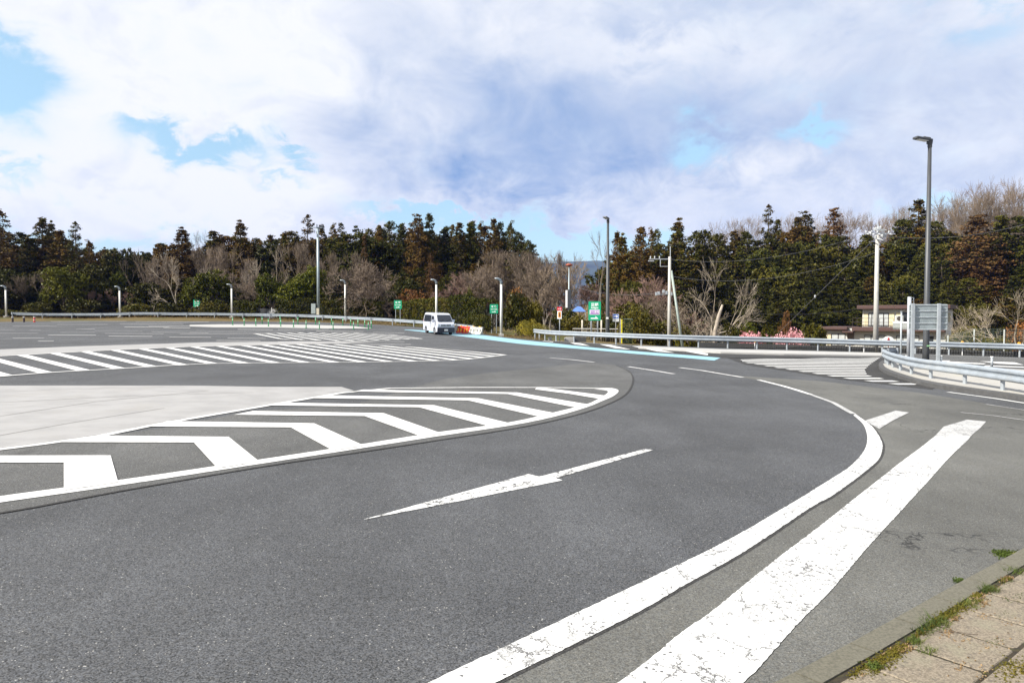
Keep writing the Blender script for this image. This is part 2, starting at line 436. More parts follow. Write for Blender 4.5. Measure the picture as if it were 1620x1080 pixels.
# old greenish asphalt right of the curve line, reaching the kerb
line_out = [(560, 1210), (700, 1128), (787, 1080), (990, 980), (1080, 928), (1180, 872), (1280, 805), (1313, 787), (1347, 763), (1373, 743), (1390, 727), (1396, 710), (1394, 697), (1380, 675), (1353, 655)]
curve_in = [(430, 1210), (560, 1142), (680, 1080), (797, 1025), (1080, 891), (1163, 849), (1213, 820), (1267, 788), (1307, 763), (1340, 742), (1360, 723), (1370, 707), (1372, 690), (1366, 672), (1350, 657)]
rightpatch = smooth_px(line_out) + [(1318, 636), (1279, 620), (1225, 606), (1160, 594)]
drape(rightpatch + [(1300, 603), (1460, 622), (1620, 648), (1900, 700), (2300, 1250), (1400, 1500), (900, 1400)], 'old_asphalt', M_asph3, .004)
# dark seam beside the curve
def strip(pxs, width, name, material, lift, side=0.0):
    g = [G(*q) for q in pxs]; L, Rr = [], []
    for i, p in enumerate(g):
        t = (g[min(i + 1, len(g) - 1)] - g[max(i - 1, 0)]); t.z = 0; t.normalize(); nrm = Vector((t.y, -t.x, 0))
        L.append(p + nrm * (side - width / 2)); Rr.append(p + nrm * (side + width / 2))
    quads = [[tuple(L[i]), tuple(L[i + 1]), tuple(Rr[i + 1]), tuple(Rr[i])] for i in range(len(g) - 1)]
    return drape_xy(quads, name, material, lift)
strip([(x + 2, y + 1) for x, y in smooth_px(line_out[2:])], .03, 'asphalt_seam', M_asph4, .006)
strip(smooth_px(outer[:-1]), .05, 'asphalt_seam', M_asph4, .008)
# pale concrete aprons
drape([(-120, 612), (0, 610), (300, 610), (420, 612), (540, 612), (560, 618), (410, 643), (250, 669), (160, 687.5), (60, 701.5), (0, 709), (-120, 724)], 'concrete_apron', M_conc, .007)
drape([(-60, 555), (0, 553), (120, 548), (327, 541.6), (480, 540), (600, 541), (545, 543), (300, 549), (180, 554), (0, 563.5), (-60, 567)], 'concrete_apron', M_conc, .012)
for q in ([(-60, 668), (150, 636), (330, 618)], [(-60, 640), (200, 627), (400, 621)], [(-60, 700), (120, 668), (260, 646)], [(-60, 622), (120, 616), (260, 612)]):
    strip(q, .022, 'concrete_joint', M_kerbd0, .0095)

# ---------------------------------------------------------------- painted markings
ribbon(line_out, curve_in, 'edge_line_marking', M_paint_w, .009, 420)
band_l = [(860, 1145), (980, 1080), (1080, 1000), (1120, 973), (1207, 902), (1297, 833), (1347, 793), (1393, 757), (1427, 730), (1457, 708), (1478, 691)]
band_r = [(1100, 1145), (1177, 1080), (1207, 1050), (1263, 987), (1313, 937), (1367, 873), (1427, 807), (1470, 760), (1503, 723), (1522, 705), (1536, 690)]
ribbon(band_l, band_r, 'wide_band_marking', M_paint_w, .009, 420)
drape([(1466, 702), (1480, 689), (1493, 675), (1530, 664), (1560, 667), (1552, 676), (1538, 688), (1526, 702)], 'faded_marking', M_paint_f, .0075)
drape([(1368, 666), (1417, 650), (1438, 653), (1412, 666), (1391, 679)], 'faded_marking', M_paint_f, .012)
strip([(1200, 601), (1240, 611), (1262, 617.5), (1282, 624)], .16, 'edge_line_marking', M_paint_w, .009)
strip([(1282, 624), (1318, 637), (1350, 655)], .12, 'faded_marking', M_paint_f, .010)
strip([(1075, 581.5), (1110, 586), (1148, 592.5), (1175, 597)], .16, 'edge_line_marking', M_paint_w, .009)
strip([(994, 580), (1030, 585.5), (1066, 591.5)], .16, 'lane_dash_marking', M_paint_w, .009)
strip([(870, 566), (905, 569), (940, 573)], .16, 'lane_dash_marking', M_paint_w, .009)
drape([(571.5, 823), (836, 750), (853, 754), (866, 751), (1020, 710.3), (1033, 712), (880, 756.5), (890, 760), (727, 793)], 'arrow_marking', M_paint_a, .006)
# chevron island: border and chevrons
bo = [(-60, 805), (0, 795.7), (185, 769.3), (408, 735), (573, 709.5), (690, 691), (805, 674), (873, 660.5), (927, 645), (953, 634.5), (970, 627), (978, 620.5), (977, 616.5), (968, 614)]
bi = [(-60, 795), (0, 785.7), (185, 760.7), (408, 728), (573, 703), (690, 684.5), (805, 668.7), (873, 653.5), (927, 640), (945, 632), (957, 625), (962, 620.5), (958, 617.5), (940, 616)]
ribbon(bo, bi, 'chevron_border_marking', M_paint, .010, 80)
strip([(966, 614.6), (900, 613.8), (857, 613.3), (740, 613.2), (617, 614.5), (540, 622), (405, 645), (250, 671.5), (160, 690), (60, 704), (0, 711.5), (-60, 719)], .15, 'chevron_border_marking', M_paint, .0125)
chev = [
 [(-60, 722), (175, 721.5), (187, 764), (101, 777), (101, 733), (-60, 733)],
 [(160, 690), (361.7, 692), (410, 731), (344, 742), (306.7, 701), (95, 700.5)],
 [(265, 667), (497, 670.5), (576, 706), (527, 714), (460, 677), (235, 675.5)],
 [(400, 651), (607, 654.3), (700, 687), (668, 692), (576.7, 659), (370, 657)],
 [(440, 637.7), (686.7, 641.7), (809, 671), (776, 676), (663, 645), (420, 642)],
 [(520, 626), (756.7, 630.7), (881, 655), (857, 661), (740, 634), (490, 630.5)],
 [(575, 617), (818, 621.5), (934, 641), (913, 646), (803, 624), (560, 620)],
 [(850, 613.6), (857, 613.6), (962, 627), (950, 632), (900, 623.5), (846, 616.6)]]
for ci, c in enumerate(chev): drape(c, 'chevron_marking', M_paint, .0145 + .0004 * ci)

def clip(poly, nx_, ny_, lo, hi):
    """clip ground polygon to lo <= n.p <= hi (convex-ish polygon)"""
    def cut(pl, f):
        out = []
        for i in range(len(pl)):
            a, b = pl[i], pl[(i + 1) % len(pl)]; fa, fb = f(a), f(b)
            if fa >= 0: out.append(a)
            if (fa >= 0) != (fb >= 0):
                t = fa / (fa - fb); out.append((a[0] + (b[0] - a[0]) * t, a[1] + (b[1] - a[1]) * t))
        return out
    pl = cut(poly, lambda p: p[0] * nx_ + p[1] * ny_ - lo)
    return cut(pl, lambda p: hi - p[0] * nx_ - p[1] * ny_) if len(pl) > 2 else []
def hatch(pxs, dir_px, width, gap, name, material, lift, phase=0.0):
    poly = [tuple(G(*q))[:2] for q in pxs]
    a, b = G(*dir_px[0]), G(*dir_px[1]); d = (b - a); d.z = 0; d.normalize(); nx_, ny_ = d.y, -d.x
    pr = [p[0] * nx_ + p[1] * ny_ for p in poly]; s = min(pr) - phase; polys = []
    while s < max(pr):
        c = clip(poly, nx_, ny_, s, s + width)
        if len(c) > 2: polys.append(c)
        s += width + gap
    return drape_xy(polys, name, material, lift)
zone = [(-60, 566), (0, 563.5), (140, 556), (327, 547), (450, 544.5), (540, 545), (633, 548), (720, 554), (800, 561.5), (745, 568), (690, 571), (540, 573.5), (333, 575.5), (180, 584), (67, 590.5), (-60, 601)]
def fan_hatch(pxs, border, a0_, a1_, step, width, name, material, lift):
    poly = [tuple(G(*q))[:2] for q in pxs]; br = resample([G(*q) for q in border], .04); polys = []; last = None
    for i, q in enumerate(br):
        an = R(a0_ + (a1_ - a0_) * min(1, i / (len(br) * .55))); nx_, ny_ = math.sin(an), -math.cos(an); s = q.x * nx_ + q.y * ny_
        if last is None or abs((q.x - last.x) * nx_ + (q.y - last.y) * ny_) >= step:
            c = clip(poly, nx_, ny_, s - width / 2, s + width / 2); last = q
            if len(c) > 2: polys.append(c)
    return drape_xy(polys, name, material, lift)
def resample(pl, step):
    out = [pl[0]]; acc = 0
    for a, b in zip(pl, pl[1:]):
        L_ = (b - a).length; d = step - acc
        while d < L_: out.append(a.lerp(b, d / L_)); d += step
        acc = L_ - (d - step)
    return out
fan_hatch(zone, zone[8:][::-1], -42, -57, 1.04, .38, 'hatched_island_marking', M_paint, .012)
strip(smooth_px(zone[:9]), .15, 'hatched_island_border', M_paint, .014); strip(smooth_px(zone[8:]), .15, 'hatched_island_border', M_paint, .016)
z2 = [(400, 528), (480, 526.3), (560, 526.5), (620, 529.5), (668, 536), (600, 538.5), (540, 539.5), (440, 536)]
hatch(z2, ((560, 527), (640, 536)), .3, .75, 'hatched_island_marking', M_paint, .016)
strip(smooth_px(z2[:5]), .15, 'hatched_island_border', M_paint, .02); strip(smooth_px(z2[4:]), .15, 'hatched_island_border', M_paint, .022)
# far parking bays and lane dashes
rnd = random.Random(3)
for (xa, ya, xb, yb, wd) in ((76, 530.2, 152, 530.2, .45), (60, 539.6, 85, 539.6, .3), (0, 521.7, 23, 521.7, .3), (47, 522.5, 65, 522.5, .35), (172, 531.8, 241, 532.2, .45), (166, 527.6, 259, 528, .3),
        (197, 517.3, 267, 517.8, .4), (235, 516, 300, 515.6, .35), (259, 518.3, 301, 518.8, .4), (268, 533.4, 334, 533.8, .4), (360, 535, 420, 535.6, .35), (342, 538.8, 412, 539.2, .35), (285, 528.8, 420, 528.2, .25),
        (300, 525.6, 440, 526.6, .25), (376, 521, 432, 521.6, .35), (440, 521.6, 520, 521.2, .3), (500, 523.6, 575, 524.4, .3), (240, 525, 330, 527, .25), (310, 522.6, 400, 524.6, .2), (445, 537, 480, 536.6, .45), (474, 537.6, 508, 538, .45),
        (440, 541, 500, 541.6, .3), (530, 539.5, 640, 541, .3), (530, 543.0, 650, 545.0, .3), (80, 508.6, 200, 508.4, .3), (215, 508.8, 330, 509.2, .3), (120, 520.5, 150, 520.3, .25), (90, 513.5, 170, 513.2, .25), (190, 512.2, 290, 512.4, .25), (20, 516, 90, 515.6, .22), (150, 523.4, 225, 523.6, .25), (0, 527.5, 60, 527.3, .25), (95, 526, 150, 525.8, .22), (20, 535, 70, 534.8, .25), (400, 524, 480, 524.6, .2), (420, 530.5, 520, 531.6, .2), (590, 525.5, 640, 527, .2)):
    strip([(xa, ya), ((xa + xb) / 2, (ya + yb) / 2), (xb, yb)], wd, 'parking_bay_marking', M_paint, .015)
drape([(300, 514), (350, 513.2), (430, 513.2), (500, 514.2), (560, 516), (590, 519.6), (520, 519.8), (440, 518.4), (340, 517.8), (300, 516.4)], 'painted_island', M_conc2, .018)
# light blue guide band
bt = [(640, 521.2), (700, 524.5), (758, 529.5), (820, 537.2), (880, 543.5), (940, 550), (1010, 556), (1090, 562), (1140, 566)]
bb = [(640, 521.9), (700, 528.5), (758, 535.6), (820, 543.7), (880, 549), (930, 553), (1000, 559.5), (1080, 566), (1130, 570.5)]
ribbon(bt, bb, 'light_blue_guide_marking', M_paint_b, .012)
# dark shoulder + white hatch between the blue band and the right guardrail
drape(smooth_px([(843, 537.8), (900, 541), (1000, 546.5), (1140, 552), (1240, 555), (1400, 560)]) + smooth_px([(1400, 566), (1240, 568), (1140, 566), (1010, 555), (940, 549), (880, 542.5)]), 'dark_shoulder', M_asph4, .008)
hatch([(850, 539), (900, 542), (1000, 547.5), (1120, 552.5), (1120, 562), (1010, 554), (940, 548), (880, 541.8)], ((926, 546), (936, 549)), .7, 1.2, 'shoulder_hatch_marking', M_paint, .014)
strip([(860, 538.6), (940, 543.2), (1000, 547)], .15, 'shoulder_edge_line', M_paint, .018)
# right-hand islands
drape([(1150, 566), (1400, 566), (1440, 600), (1480, 612), (1475, 616), (1330, 600), (1180, 577)], 'island_asphalt', M_asph4, .008)
hatch([(1170, 568), (1392, 566), (1376, 577), (1368, 585), (1372, 594), (1410, 602), (1450, 608), (1440, 611), (1340, 599), (1230, 582), (1176, 573)], ((1300, 593.5), (1382, 593.8)), .42, .62, 'crossing_hatch_marking', M_paint, .014)
strip([(1500, 620.5), (1573, 630.5), (1640, 641), (1760, 664)], .15, 'edge_line_marking', M_paint, .012)
strip([(1560, 640), (1640, 652), (1760, 675)], .06, 'faded_marking', M_paint_f, .014)
strip([(1520, 653), (1570, 658), (1640, 668)], .06, 'faded_marking', M_paint_f, .015)
drape([(1400, 559.5), (1500, 561.5), (1700, 570), (1900, 590), (1900, 600), (1620, 581), (1500, 576), (1410, 568)], 'ramp_asphalt', M_asph2, .010)
strip([(1300, 556.5), (1400, 559.3), (1500, 562.3), (1620, 567), (1800, 577)], .15, 'edge_line_marking', M_paint, .014)
for q in ([(1480, 570.2), (1504, 570.6), (1500, 572), (1476, 571.4)], [(1500, 571.8), (1560, 575.4), (1556, 576.6), (1494, 573.4)], [(1550, 571.5), (1605, 573.4), (1620, 577.5), (1580, 575.5)],
          [(1490, 575), (1540, 579.6), (1530, 580.6), (1484, 576.4)], [(1560, 578), (1620, 580.6), (1620, 582), (1556, 579.4)]):
    drape(q, 'ramp_hatch_marking', M_paint, .016)
M_kerbc = simple('kerb_concrete', (.165, .155, .115), .9, var=.2, scale=60, bump=.8, dirt=(.085, .08, .05, .7))
M_kerbd = simple('kerb_dark', (.07, .07, .07), .85, bump=.3)
def raised(top_px, name, material, h, side=None, lift=0.0):
    g = [G(*q) for q in top_px]; m_ = MB()
    n = len(g)
    m_.poly([(p.x, p.y, gz(p.x, p.y) + h) for p in g])
    for i in range(n):
        a, b = g[i], g[(i + 1) % n]
        m_.poly([(a.x, a.y, a.z - .05), (b.x, b.y, b.z - .05), (b.x, b.y, b.z + h), (a.x, a.y, a.z + h)])
    o = m_.build(name, material); return tag(o, kind='structure')
isl = smooth_px([(1900, 690), (1760, 660), (1640, 638), (1573, 627.5), (1520, 620), (1463, 611), (1424, 599.5), (1399, 590), (1390, 582), (1396, 574), (1420, 573)]) + [(1480, 578), (1560, 584), (1640, 589), (1760, 600), (1900, 615)]
raised(isl, 'island_kerb', M_kerbd, .13)
isl2 = smooth_px([(1900, 686), (1760, 656.5), (1640, 635), (1573, 624.8), (1520, 617), (1463, 607), (1424, 595.5), (1403, 587), (1397, 580.5)]) + [(1425, 577), (1480, 580.5), (1560, 586.5), (1640, 591), (1760, 602), (1900, 616)]
raised(isl2, 'island_paving', simple('island_white_concrete', (.34, .33, .305), .85, var=.06, scale=1.2, bump=.3, dirt=(.40, .36, .22, .35)), .145)
raised([(1010, 549.2), (1140, 554.5), (1240, 556.5), (1395, 560.3), (1395, 564.8), (1240, 562), (1140, 559.3), (1010, 551.5)], 'kerb_strip', M_conc2, .10)

# ---------------------------------------------------------------- near kerb and flagged pavement
kout = [G(*q) for q in ((1010, 1200), (1150, 1128), (1300, 1050), (1385, 1003), (1504, 935), (1619, 873), (1760, 800), (2100, 650))]
def off(pl, d):
    out = []
    for i, p in enumerate(pl):
        t = pl[min(i + 1, len(pl) - 1)] - pl[max(i - 1, 0)]; t.z = 0; t.normalize(); out.append(p + Vector((t.y, -t.x, 0)) * d)
    return out
def resample(pl, step):
    out = [pl[0]]; acc = 0
    for a, b in zip(pl, pl[1:]):
        L_ = (b - a).length; d = step - acc
        while d < L_: out.append(a.lerp(b, d / L_)); d += step
        acc = L_ - (d - step)
    return out
kr = resample(kout, .60)
KH = .045
for i in range(len(kr) - 1):               # kerb stones, 0.6 m each: one structure mesh
    pass
mb = MB()
for i in range(len(kr) - 1):
    a, b = kr[i], kr[i + 1]; d = (b - a).normalized(); nrm = Vector((d.y, -d.x, 0)); a2 = a + d * .008; b2 = b - d * .008
    prof = [(0, -.1), (0, KH - .012), (.012, KH), (.165, KH), (.165, -.1)]
    prof = [(nrm * u + Vector((0, 0, v))) for u, v in prof]
    mb.extrude(prof, a2, b2)
kerb = mb.build('kerb', M_kerbc); tag(kerb, kind='structure')
# flagstones
def slab_mat():
    m, n, b = mat('flagstone'); p = n.pos()
    g = n.noise(p, 190, 4, .8); g2 = n.noise(p, 3, 5, .6); sp = n.sep(n.voro(p, 110, out=1))[0]
    c = n.mix(n.rng(n.add(n.mul(g, .6), n.mul(sp, .4)), .3, .7), rgb(.125, .103, .074), rgb(.245, .205, .150))
    c = n.mix(n.mul(n.rng(g2, .5, .7), .5), c, rgb(.20, .19, .13))
    c = n.mix(n.mul(n.m('GREATER_THAN', n.sep(n.voro(p, 70, out=1))[1], .95), .6), c, rgb(.08, .07, .06))
    n.put(b, 'Base Color', c); b.inputs['Roughness'].default_value = .92
    bp = n.n.new('ShaderNodeBump'); bp.inputs['Strength'].default_value = .8; bp.inputs['Distance'].default_value = .004
    n.put(bp, 'Height', g); n.put(b, 'Normal', bp.outputs[0]); return m
M_slab = slab_mat()
kin = off(kr, .165)
# joint positions measured along the inner kerb edge
mb = MB(); rs = random.Random(5)
origin = G(1428, 1024); k0 = min(range(len(kin)), key=lambda i: (kin[i] - origin).length)
dirk = (kin[min(k0 + 2, len(kin) - 1)] - kin[k0]).normalized(); nk = Vector((dirk.y, -dirk.x, 0))
jp = G(1460, 1040); fine = resample(kout, .01); ph = (min(range(len(fine)), key=lambda i: (fine[i] + nk * .165 - jp).length) * .01) % .45
kj = resample(fine[int(ph * 100):], .45)
for row in range(7):
    ra = off(kj, .21 + row * .45); rb_ = off(kj, .21 + row * .45 + .428)
    for i in range(len(kj) - 1):
        sh = .5 if row % 2 else 0.0
        j = min(i + 1, len(kj) - 2)
        A0 = ra[i].lerp(ra[i + 1], sh); A1 = ra[i + 1].lerp(ra[min(i + 2, len(kj) - 1)], sh); B0 = rb_[i].lerp(rb_[i + 1], sh); B1 = rb_[i + 1].lerp(rb_[min(i + 2, len(kj) - 1)], sh)
        if (A1 - A0).length < .1 or (B1 - B0).length < .1: continue
        g_ = .011; ea = (A1 - A0).normalized() * g_; eb = (B1 - B0).normalized() * g_
        c0 = [A0 + ea, A1 - ea, B1 - eb, B0 + eb]
        c0 = [q + Vector((rs.uniform(-.006, .006), rs.uniform(-.006, .006), 0)) for q in c0]; cc = sum(c0, Vector()) / 4
        dtop = KH + rs.uniform(-.004, .003); n = len(mb.v); tilt = rs.uniform(-.003, .003)
        ring = []                              # worn, rounded corners
        for qi, q in enumerate(c0):
            pv, nx2 = c0[qi - 1], c0[(qi + 1) % 4]; rr_ = rs.uniform(.02, .05)
            ring += [q + (pv - q).normalized() * rr_, q + ((pv - q).normalized() + (nx2 - q).normalized()) * rr_ * .3, q + (nx2 - q).normalized() * rr_]
        for z, k in ((-.1, 0), (-.005, 0), (0, 1)):
            for q in ring:
                qq = q + (cc - q).normalized() * (.007 if k else 0); mb.v.append((qq.x, qq.y, gz(qq.x, qq.y) + dtop + z + tilt * (1 if (q - cc).dot(dirk) > 0 else -1)))
        m12 = len(ring)
        for l in range(2):
            for q in range(m12): mb.f.append((n + l * m12 + q, n + l * m12 + (q + 1) % m12, n + (l + 1) * m12 + (q + 1) % m12, n + (l + 1) * m12 + q)); mb.mi.append(0)
        mb.f.append(tuple(range(n + 2 * m12, n + 3 * m12))); mb.mi.append(0)
flags = mb.build('pavement', M_slab); tag(flags, kind='structure')
# soil bed under the flags
mb = MB(); bed_in = off(kr, .15); bed_out = off(kr, 4.0)
for i in range(len(kr) - 1):
    f = lambda p: (p.x, p.y, gz(p.x, p.y) + KH - .007)
    mb.poly([f(bed_in[i]), f(bed_in[i + 1]), f(bed_out[i + 1]), f(bed_out[i])])
M_soil = simple('joint_soil', (.045, .033, .016), .95, var=.3, scale=30, bump=1.0, dirt=(.09, .10, .02, .8))
tag(mb.build('pavement_bed', M_soil), kind='structure')
# ---------------------------------------------------------------- guardrails
M_white = simple('white_plastic', (.8, .8, .78), .4, var=.04)
M_refl = simple('amber_reflector', (.85, .42, .03), .3, var=.02)
W_PROF = [(0, .175), (-.03, .165), (-.085, .125), (-.085, .075), (-.02, .02), (-.02, -.02), (-.085, -.075), (-.085, -.125), (-.03, -.165), (0, -.175)]
def guardrail(pts, label, hgt=.72, post_step=4.0, side=1, ends=(True, True), post_r=.057, skip=None):
    """pts: ground points; beam faces the side given (+1: left of travel)"""
    base = pts[0]; t = thing('guardrail', label, 'guardrail', base)
    pl = resample(pts, .5)
    nr = []
    for i, p in enumerate(pl):
        d = pl[min(i + 1, len(pl) - 1)] - pl[max(i - 1, 0)]; d.z = 0; d.normalize(); nr.append(Vector((-d.y, d.x, 0)) * side)
    m_ = MB(); k = len(W_PROF)
    for th in (0, 1):
        for p, n_ in zip(pl, nr):
            for u, v in W_PROF:
                q = p - base + n_ * (-u + .05 - th * .006) + Vector((0, 0, hgt - .175 + v)); m_.v.append(tuple(q))
    for th in (0, 1):
        for i in range(len(pl) - 1):
            for j in range(k - 1):
                a = th * len(pl) * k + i * k + j; m_.f.append((a, a + 1, a + k + 1, a + k)); m_.mi.append(0)
    m_.build('rail_beam', M_galv, t, smooth=False)
    pm = MB().tube([(0, 0, -.4), (0, 0, hgt - .02)], post_r, 10).box((0, .0, hgt - .175), (.05, .09, .07)).mesh('post', M_post)
    cap = MB().tube([(0, 0, hgt - .02), (0, 0, hgt)], post_r * 1.05, 10).mesh('cap', M_post)
    L_ = resample(pts, post_step)
    for p in L_:
        i = min(range(len(pl)), key=lambda q: (pl[q] - p).length)
        po = link('post', pm, t); po.location = p - base - nr[i] * .03; po.rotation_euler[2] = math.atan2(nr[i].y, nr[i].x) - R(90)
    for e, on in zip((0, -1), ends):          # rounded terminal wrapping back round the end post
        if not on: continue
        p = pl[e]; n_ = nr[e]; d = (pl[1] - pl[0]) if e == 0 else (pl[-2] - pl[-1]); d.normalize()
        m_ = MB(); arc = []
        for a in range(9):
            an = R(90) - R(22.5) * a; arc.append(p - base + n_ * (.14 * math.sin(an) - .0) - d * (.16 * math.cos(an)) + n_ * -.0)
        for q in arc:
            for z in (-.165, .165): m_.v.append((q.x, q.y, q.z + hgt - .175 + z))
        for a in range(8): m_.f.append((2 * a, 2 * a + 1, 2 * a + 3, 2 * a + 2)); m_.mi.append(0)
        m_.build('end_terminal', M_galv, t, smooth=True)
    return t, pl, nr
def tz(x, y): return terr(x, y)
lr = []
for px, Y in ((20, 99), (100, 99), (190, 98.5), (300, 97.5), (400, 96), (500, 93), (600, 87.5), (665, 82), (715, 77.5), (762, 72.5)):
    p = at(px, 500, Y); lr.append(Vector((p.x, p.y, 0)))
lr2 = resample([Vector(q) for q in lr], 2.0)
def zl(p): p.z = max(gz(p.x, p.y) + .05, terr(p.x, p.y)); return p
guardrail([zl(q) for q in lr2], 'long galvanised guardrail along the far left edge, ending behind the van', .75)
rr = []
for px, py in smooth_px([(846, 535.5), (870, 539), (930, 542.5), (1000, 546), (1100, 549.5), (1240, 553), (1400, 558), (1530, 562), (1620, 565), (1760, 571)], 4):
    p = G(px, py); rr.append(Vector((p.x, p.y, gz(p.x, p.y))))
gr2, rpl, rnr = guardrail(rr, 'long galvanised guardrail in front of the big green sign and the house', .84, side=-1, ends=(True, False), post_step=2.0)
ir = []
for px, py in smooth_px([(1900, 674), (1700, 650), (1640, 636), (1573, 623), (1512, 612), (1458, 602.5), (1425, 592.5), (1408, 585), (1400, 579), (1406, 574.5), (1425, 572.5)], 4):
    p = G(px, py); ir.append(Vector((p.x, p.y, gz(p.x, p.y) + .1)))
guardrail(ir, 'curved galvanised guardrail bending round the nose of the white right-hand island', .66, side=1, ends=(False, False), post_step=2.0)
# low far rail of the island (posts with a thin pipe)
for k, (px, base, top, lab) in enumerate(((1488.5, 579, 562, 'short grey bollard just right of the road sign seen from behind'), (1569, 582, 563.5, 'short grey bollard on the island near the right frame edge'),
        (1434, 571, 562, 'short grey bollard between the ladder post and the road sign seen from behind'))):
    g = G(px, base); t = thing('bollard', lab, 'bollard', g, group='grey bollards on the right-hand island')
    h = (base - top) / (FPX / g.y)
    MB().tube([(0, 0, 0), (0, 0, h * .93)], .055, 10).build('bollard_post', M_post, t, smooth=True)
    MB().tube([(0, 0, h * .93), (0, 0, h)], .07, 10).build('bollard_cap', M_white, t)
# amber delineators standing on the rails
for k, (px, top, lab) in enumerate(((1195, 538.5, 'amber topped white delineator above the guardrail in front of the pink blossom'), (1368, 539, 'amber delineator on the guardrail just left of the right-hand utility pole'),
        (1524, 540.5, 'amber delineator on the guardrail right of the road sign seen from behind'), (1614, 542, 'amber delineator on the guardrail at the right frame edge'))):
    px_y = interp([(840, 536), (1000, 546), (1240, 553), (1400, 558), (1530, 562), (1620, 565)], px); g = G(px, px_y)
    t = thing('delineator', lab, 'delineator', g + Vector((0, .12, 0)), group='amber delineators along the right guardrail')
    h = at(px, top, g.y).z - g.z
    MB().tube([(0, 0, 0), (0, 0, h - .12)], .025, 8).build('delineator_post', M_white, t)
    MB().tube([(0, -.03, h - .05), (0, .03, h - .05)], .09, 12).build('reflector', M_refl, t)

# ---------------------------------------------------------------- green flexible posts
M_green = simple('green_rubber', (.02, .30, .10), .5, var=.05)
pm = MB().tube([(0, 0, .03), (0, 0, .80)], .045, 8).mesh('flexible_post', M_green, True)
fb = MB().tube([(0, 0, 0), (0, 0, .05)], .11, 12).mesh('post_base', M_green)
bd = MB().tube([(0, 0, .55), (0, 0, .62)], .052, 8).mesh('reflective_band', M_white)
front = [(163, 140), (268, 145), (375, 148), (490, 153), (603, 155), (720, 160), (835, 168), (957, 175), (1082, 178), (1270, 178), (1405, 180), (1432, 168)]
backr = [(433, 130), (597, 122), (760, 133), (922, 135), (1068, 135), (1172, 140), (1243, 145), (1310, 155), (1372, 160)]
ordn = ['leftmost', 'second', 'third', 'fourth', 'fifth', 'sixth', 'seventh', 'eighth', 'ninth', 'tenth', 'eleventh', 'twelfth']
for row, lst in (('front', front), ('rear', backr)):
    for i, (x, b) in enumerate(lst):
        g = G(340 + x / 5.786, 490 + b / 5.786)
        lab = 'thin green flexible post, %s from the left in the %s row' % (ordn[i] if i else 'first', row)
        t = thing('flexible_bollard', lab, 'flexible bollard', g, group='green flexible posts on the far painted island')
        link('flexible_post', pm, t); link('post_base', fb, t); link('reflective_band', bd, t)

# ---------------------------------------------------------------- pale lamps with bent heads along the left rail
M_lampw = simple('lamp_white_paint', (.60, .59, .54), .45, var=.05, scale=2)
M_lampg = simple('lamp_head_grey', (.25, .28, .30), .4, .3)
lamps = [(10, 505, 452, 100.5, 'pale lamp post with bent head at the left frame edge above the mound shrub'), (190, 505, 453, 100.5, 'pale lamp post with bent head standing right of the bright round evergreen'),
         (367, 506, 449.5, 100, 'pale lamp post with bent head between the left green sign and the camera mast'), (546.5, 506, 443, 95, 'pale lamp post with bent head just right of the tall camera mast'),
         (690.5, 514, 442, 82, 'pale lamp post with bent head directly behind the white van'), (793, 525, 440, 69.5, 'pale lamp post with bent head beside the rightmost small green sign')]
for px, pb, pt, Y, lab in lamps:
    p = at(px, pb, Y); z = terr(p.x, p.y); top = at(px, pt, Y).z; h = top - z
    t = thing('lamp_post', lab, 'lamp post', (p.x, p.y, z), group='pale bent-head lamp posts along the left guardrail')
    MB().tube([(0, 0, 0), (0, 0, h - .55)], [.125, .11], 12).build('pole', M_lampw, t, smooth=True)
    MB().box((0, 0, .1), (.5, .5, .3)).build('footing', M_conc2, t, bevel=.02)
    hd = [(0, 0, h - .56), (0, -.0, h - .35), (-.12, -.03, h - .14), (-.36, -.09, h - .03), (-.62, -.15, h - .02)]
    MB().tube(hd, [.12, .13, .13, .11, .05], 12).build('lamp_head', M_lampg, t, smooth=True)
# tall camera mast
M_mast = simple('mast_grey', (.30, .36, .38), .45, .3, var=.06, scale=2)
p = at(504, 506, 95); z = terr(p.x, p.y); h = at(504, 361, 95).z - z
t = thing('camera_mast', 'tall grey mast carrying surveillance cameras behind the left guardrail', 'camera mast', (p.x, p.y, z))
MB().tube([(0, 0, 0), (0, 0, h)], [.21, .13], 14).build('pole', M_mast, t, smooth=True)
MB().box((0, 0, h + .08), (1.5, .16, .12)).box((-.1, 0, h + .3), (.1, .1, .4)).build('crossbar', M_mast, t, bevel=.01)
for q in ((-.75, 0, h - .35, .3), (.55, -.1, h + .35, -.3), (-.45, -.2, h + .55, .1)):
    c_ = MB().box((0, -.15, 0), (.24, .62, .22)).box((0, -.17, .13), (.3, .7, .03)).build('camera', simple('camera_housing', (.3, .31, .34), .4), t, bevel=.02)
    c_.location = q[:3]; c_.rotation_euler = (R(15), 0, q[3])
    MB().box((0, -.47, 0), (.17, .03, .15)).build('lens', simple('lens_dark', (.01, .01, .015), .1), c_)
MB().box((-.55, -.25, 1.5), (.55, .35, 1.3)).build('equipment_cabinet', simple('cabinet_grey', (.33, .38, .37), .5), t, bevel=.03)
MB().box((.02, -.36, 1.15), (.34, .2, .85)).build('control_box', simple('box_beige', (.6, .55, .42), .5), t, bevel=.02)

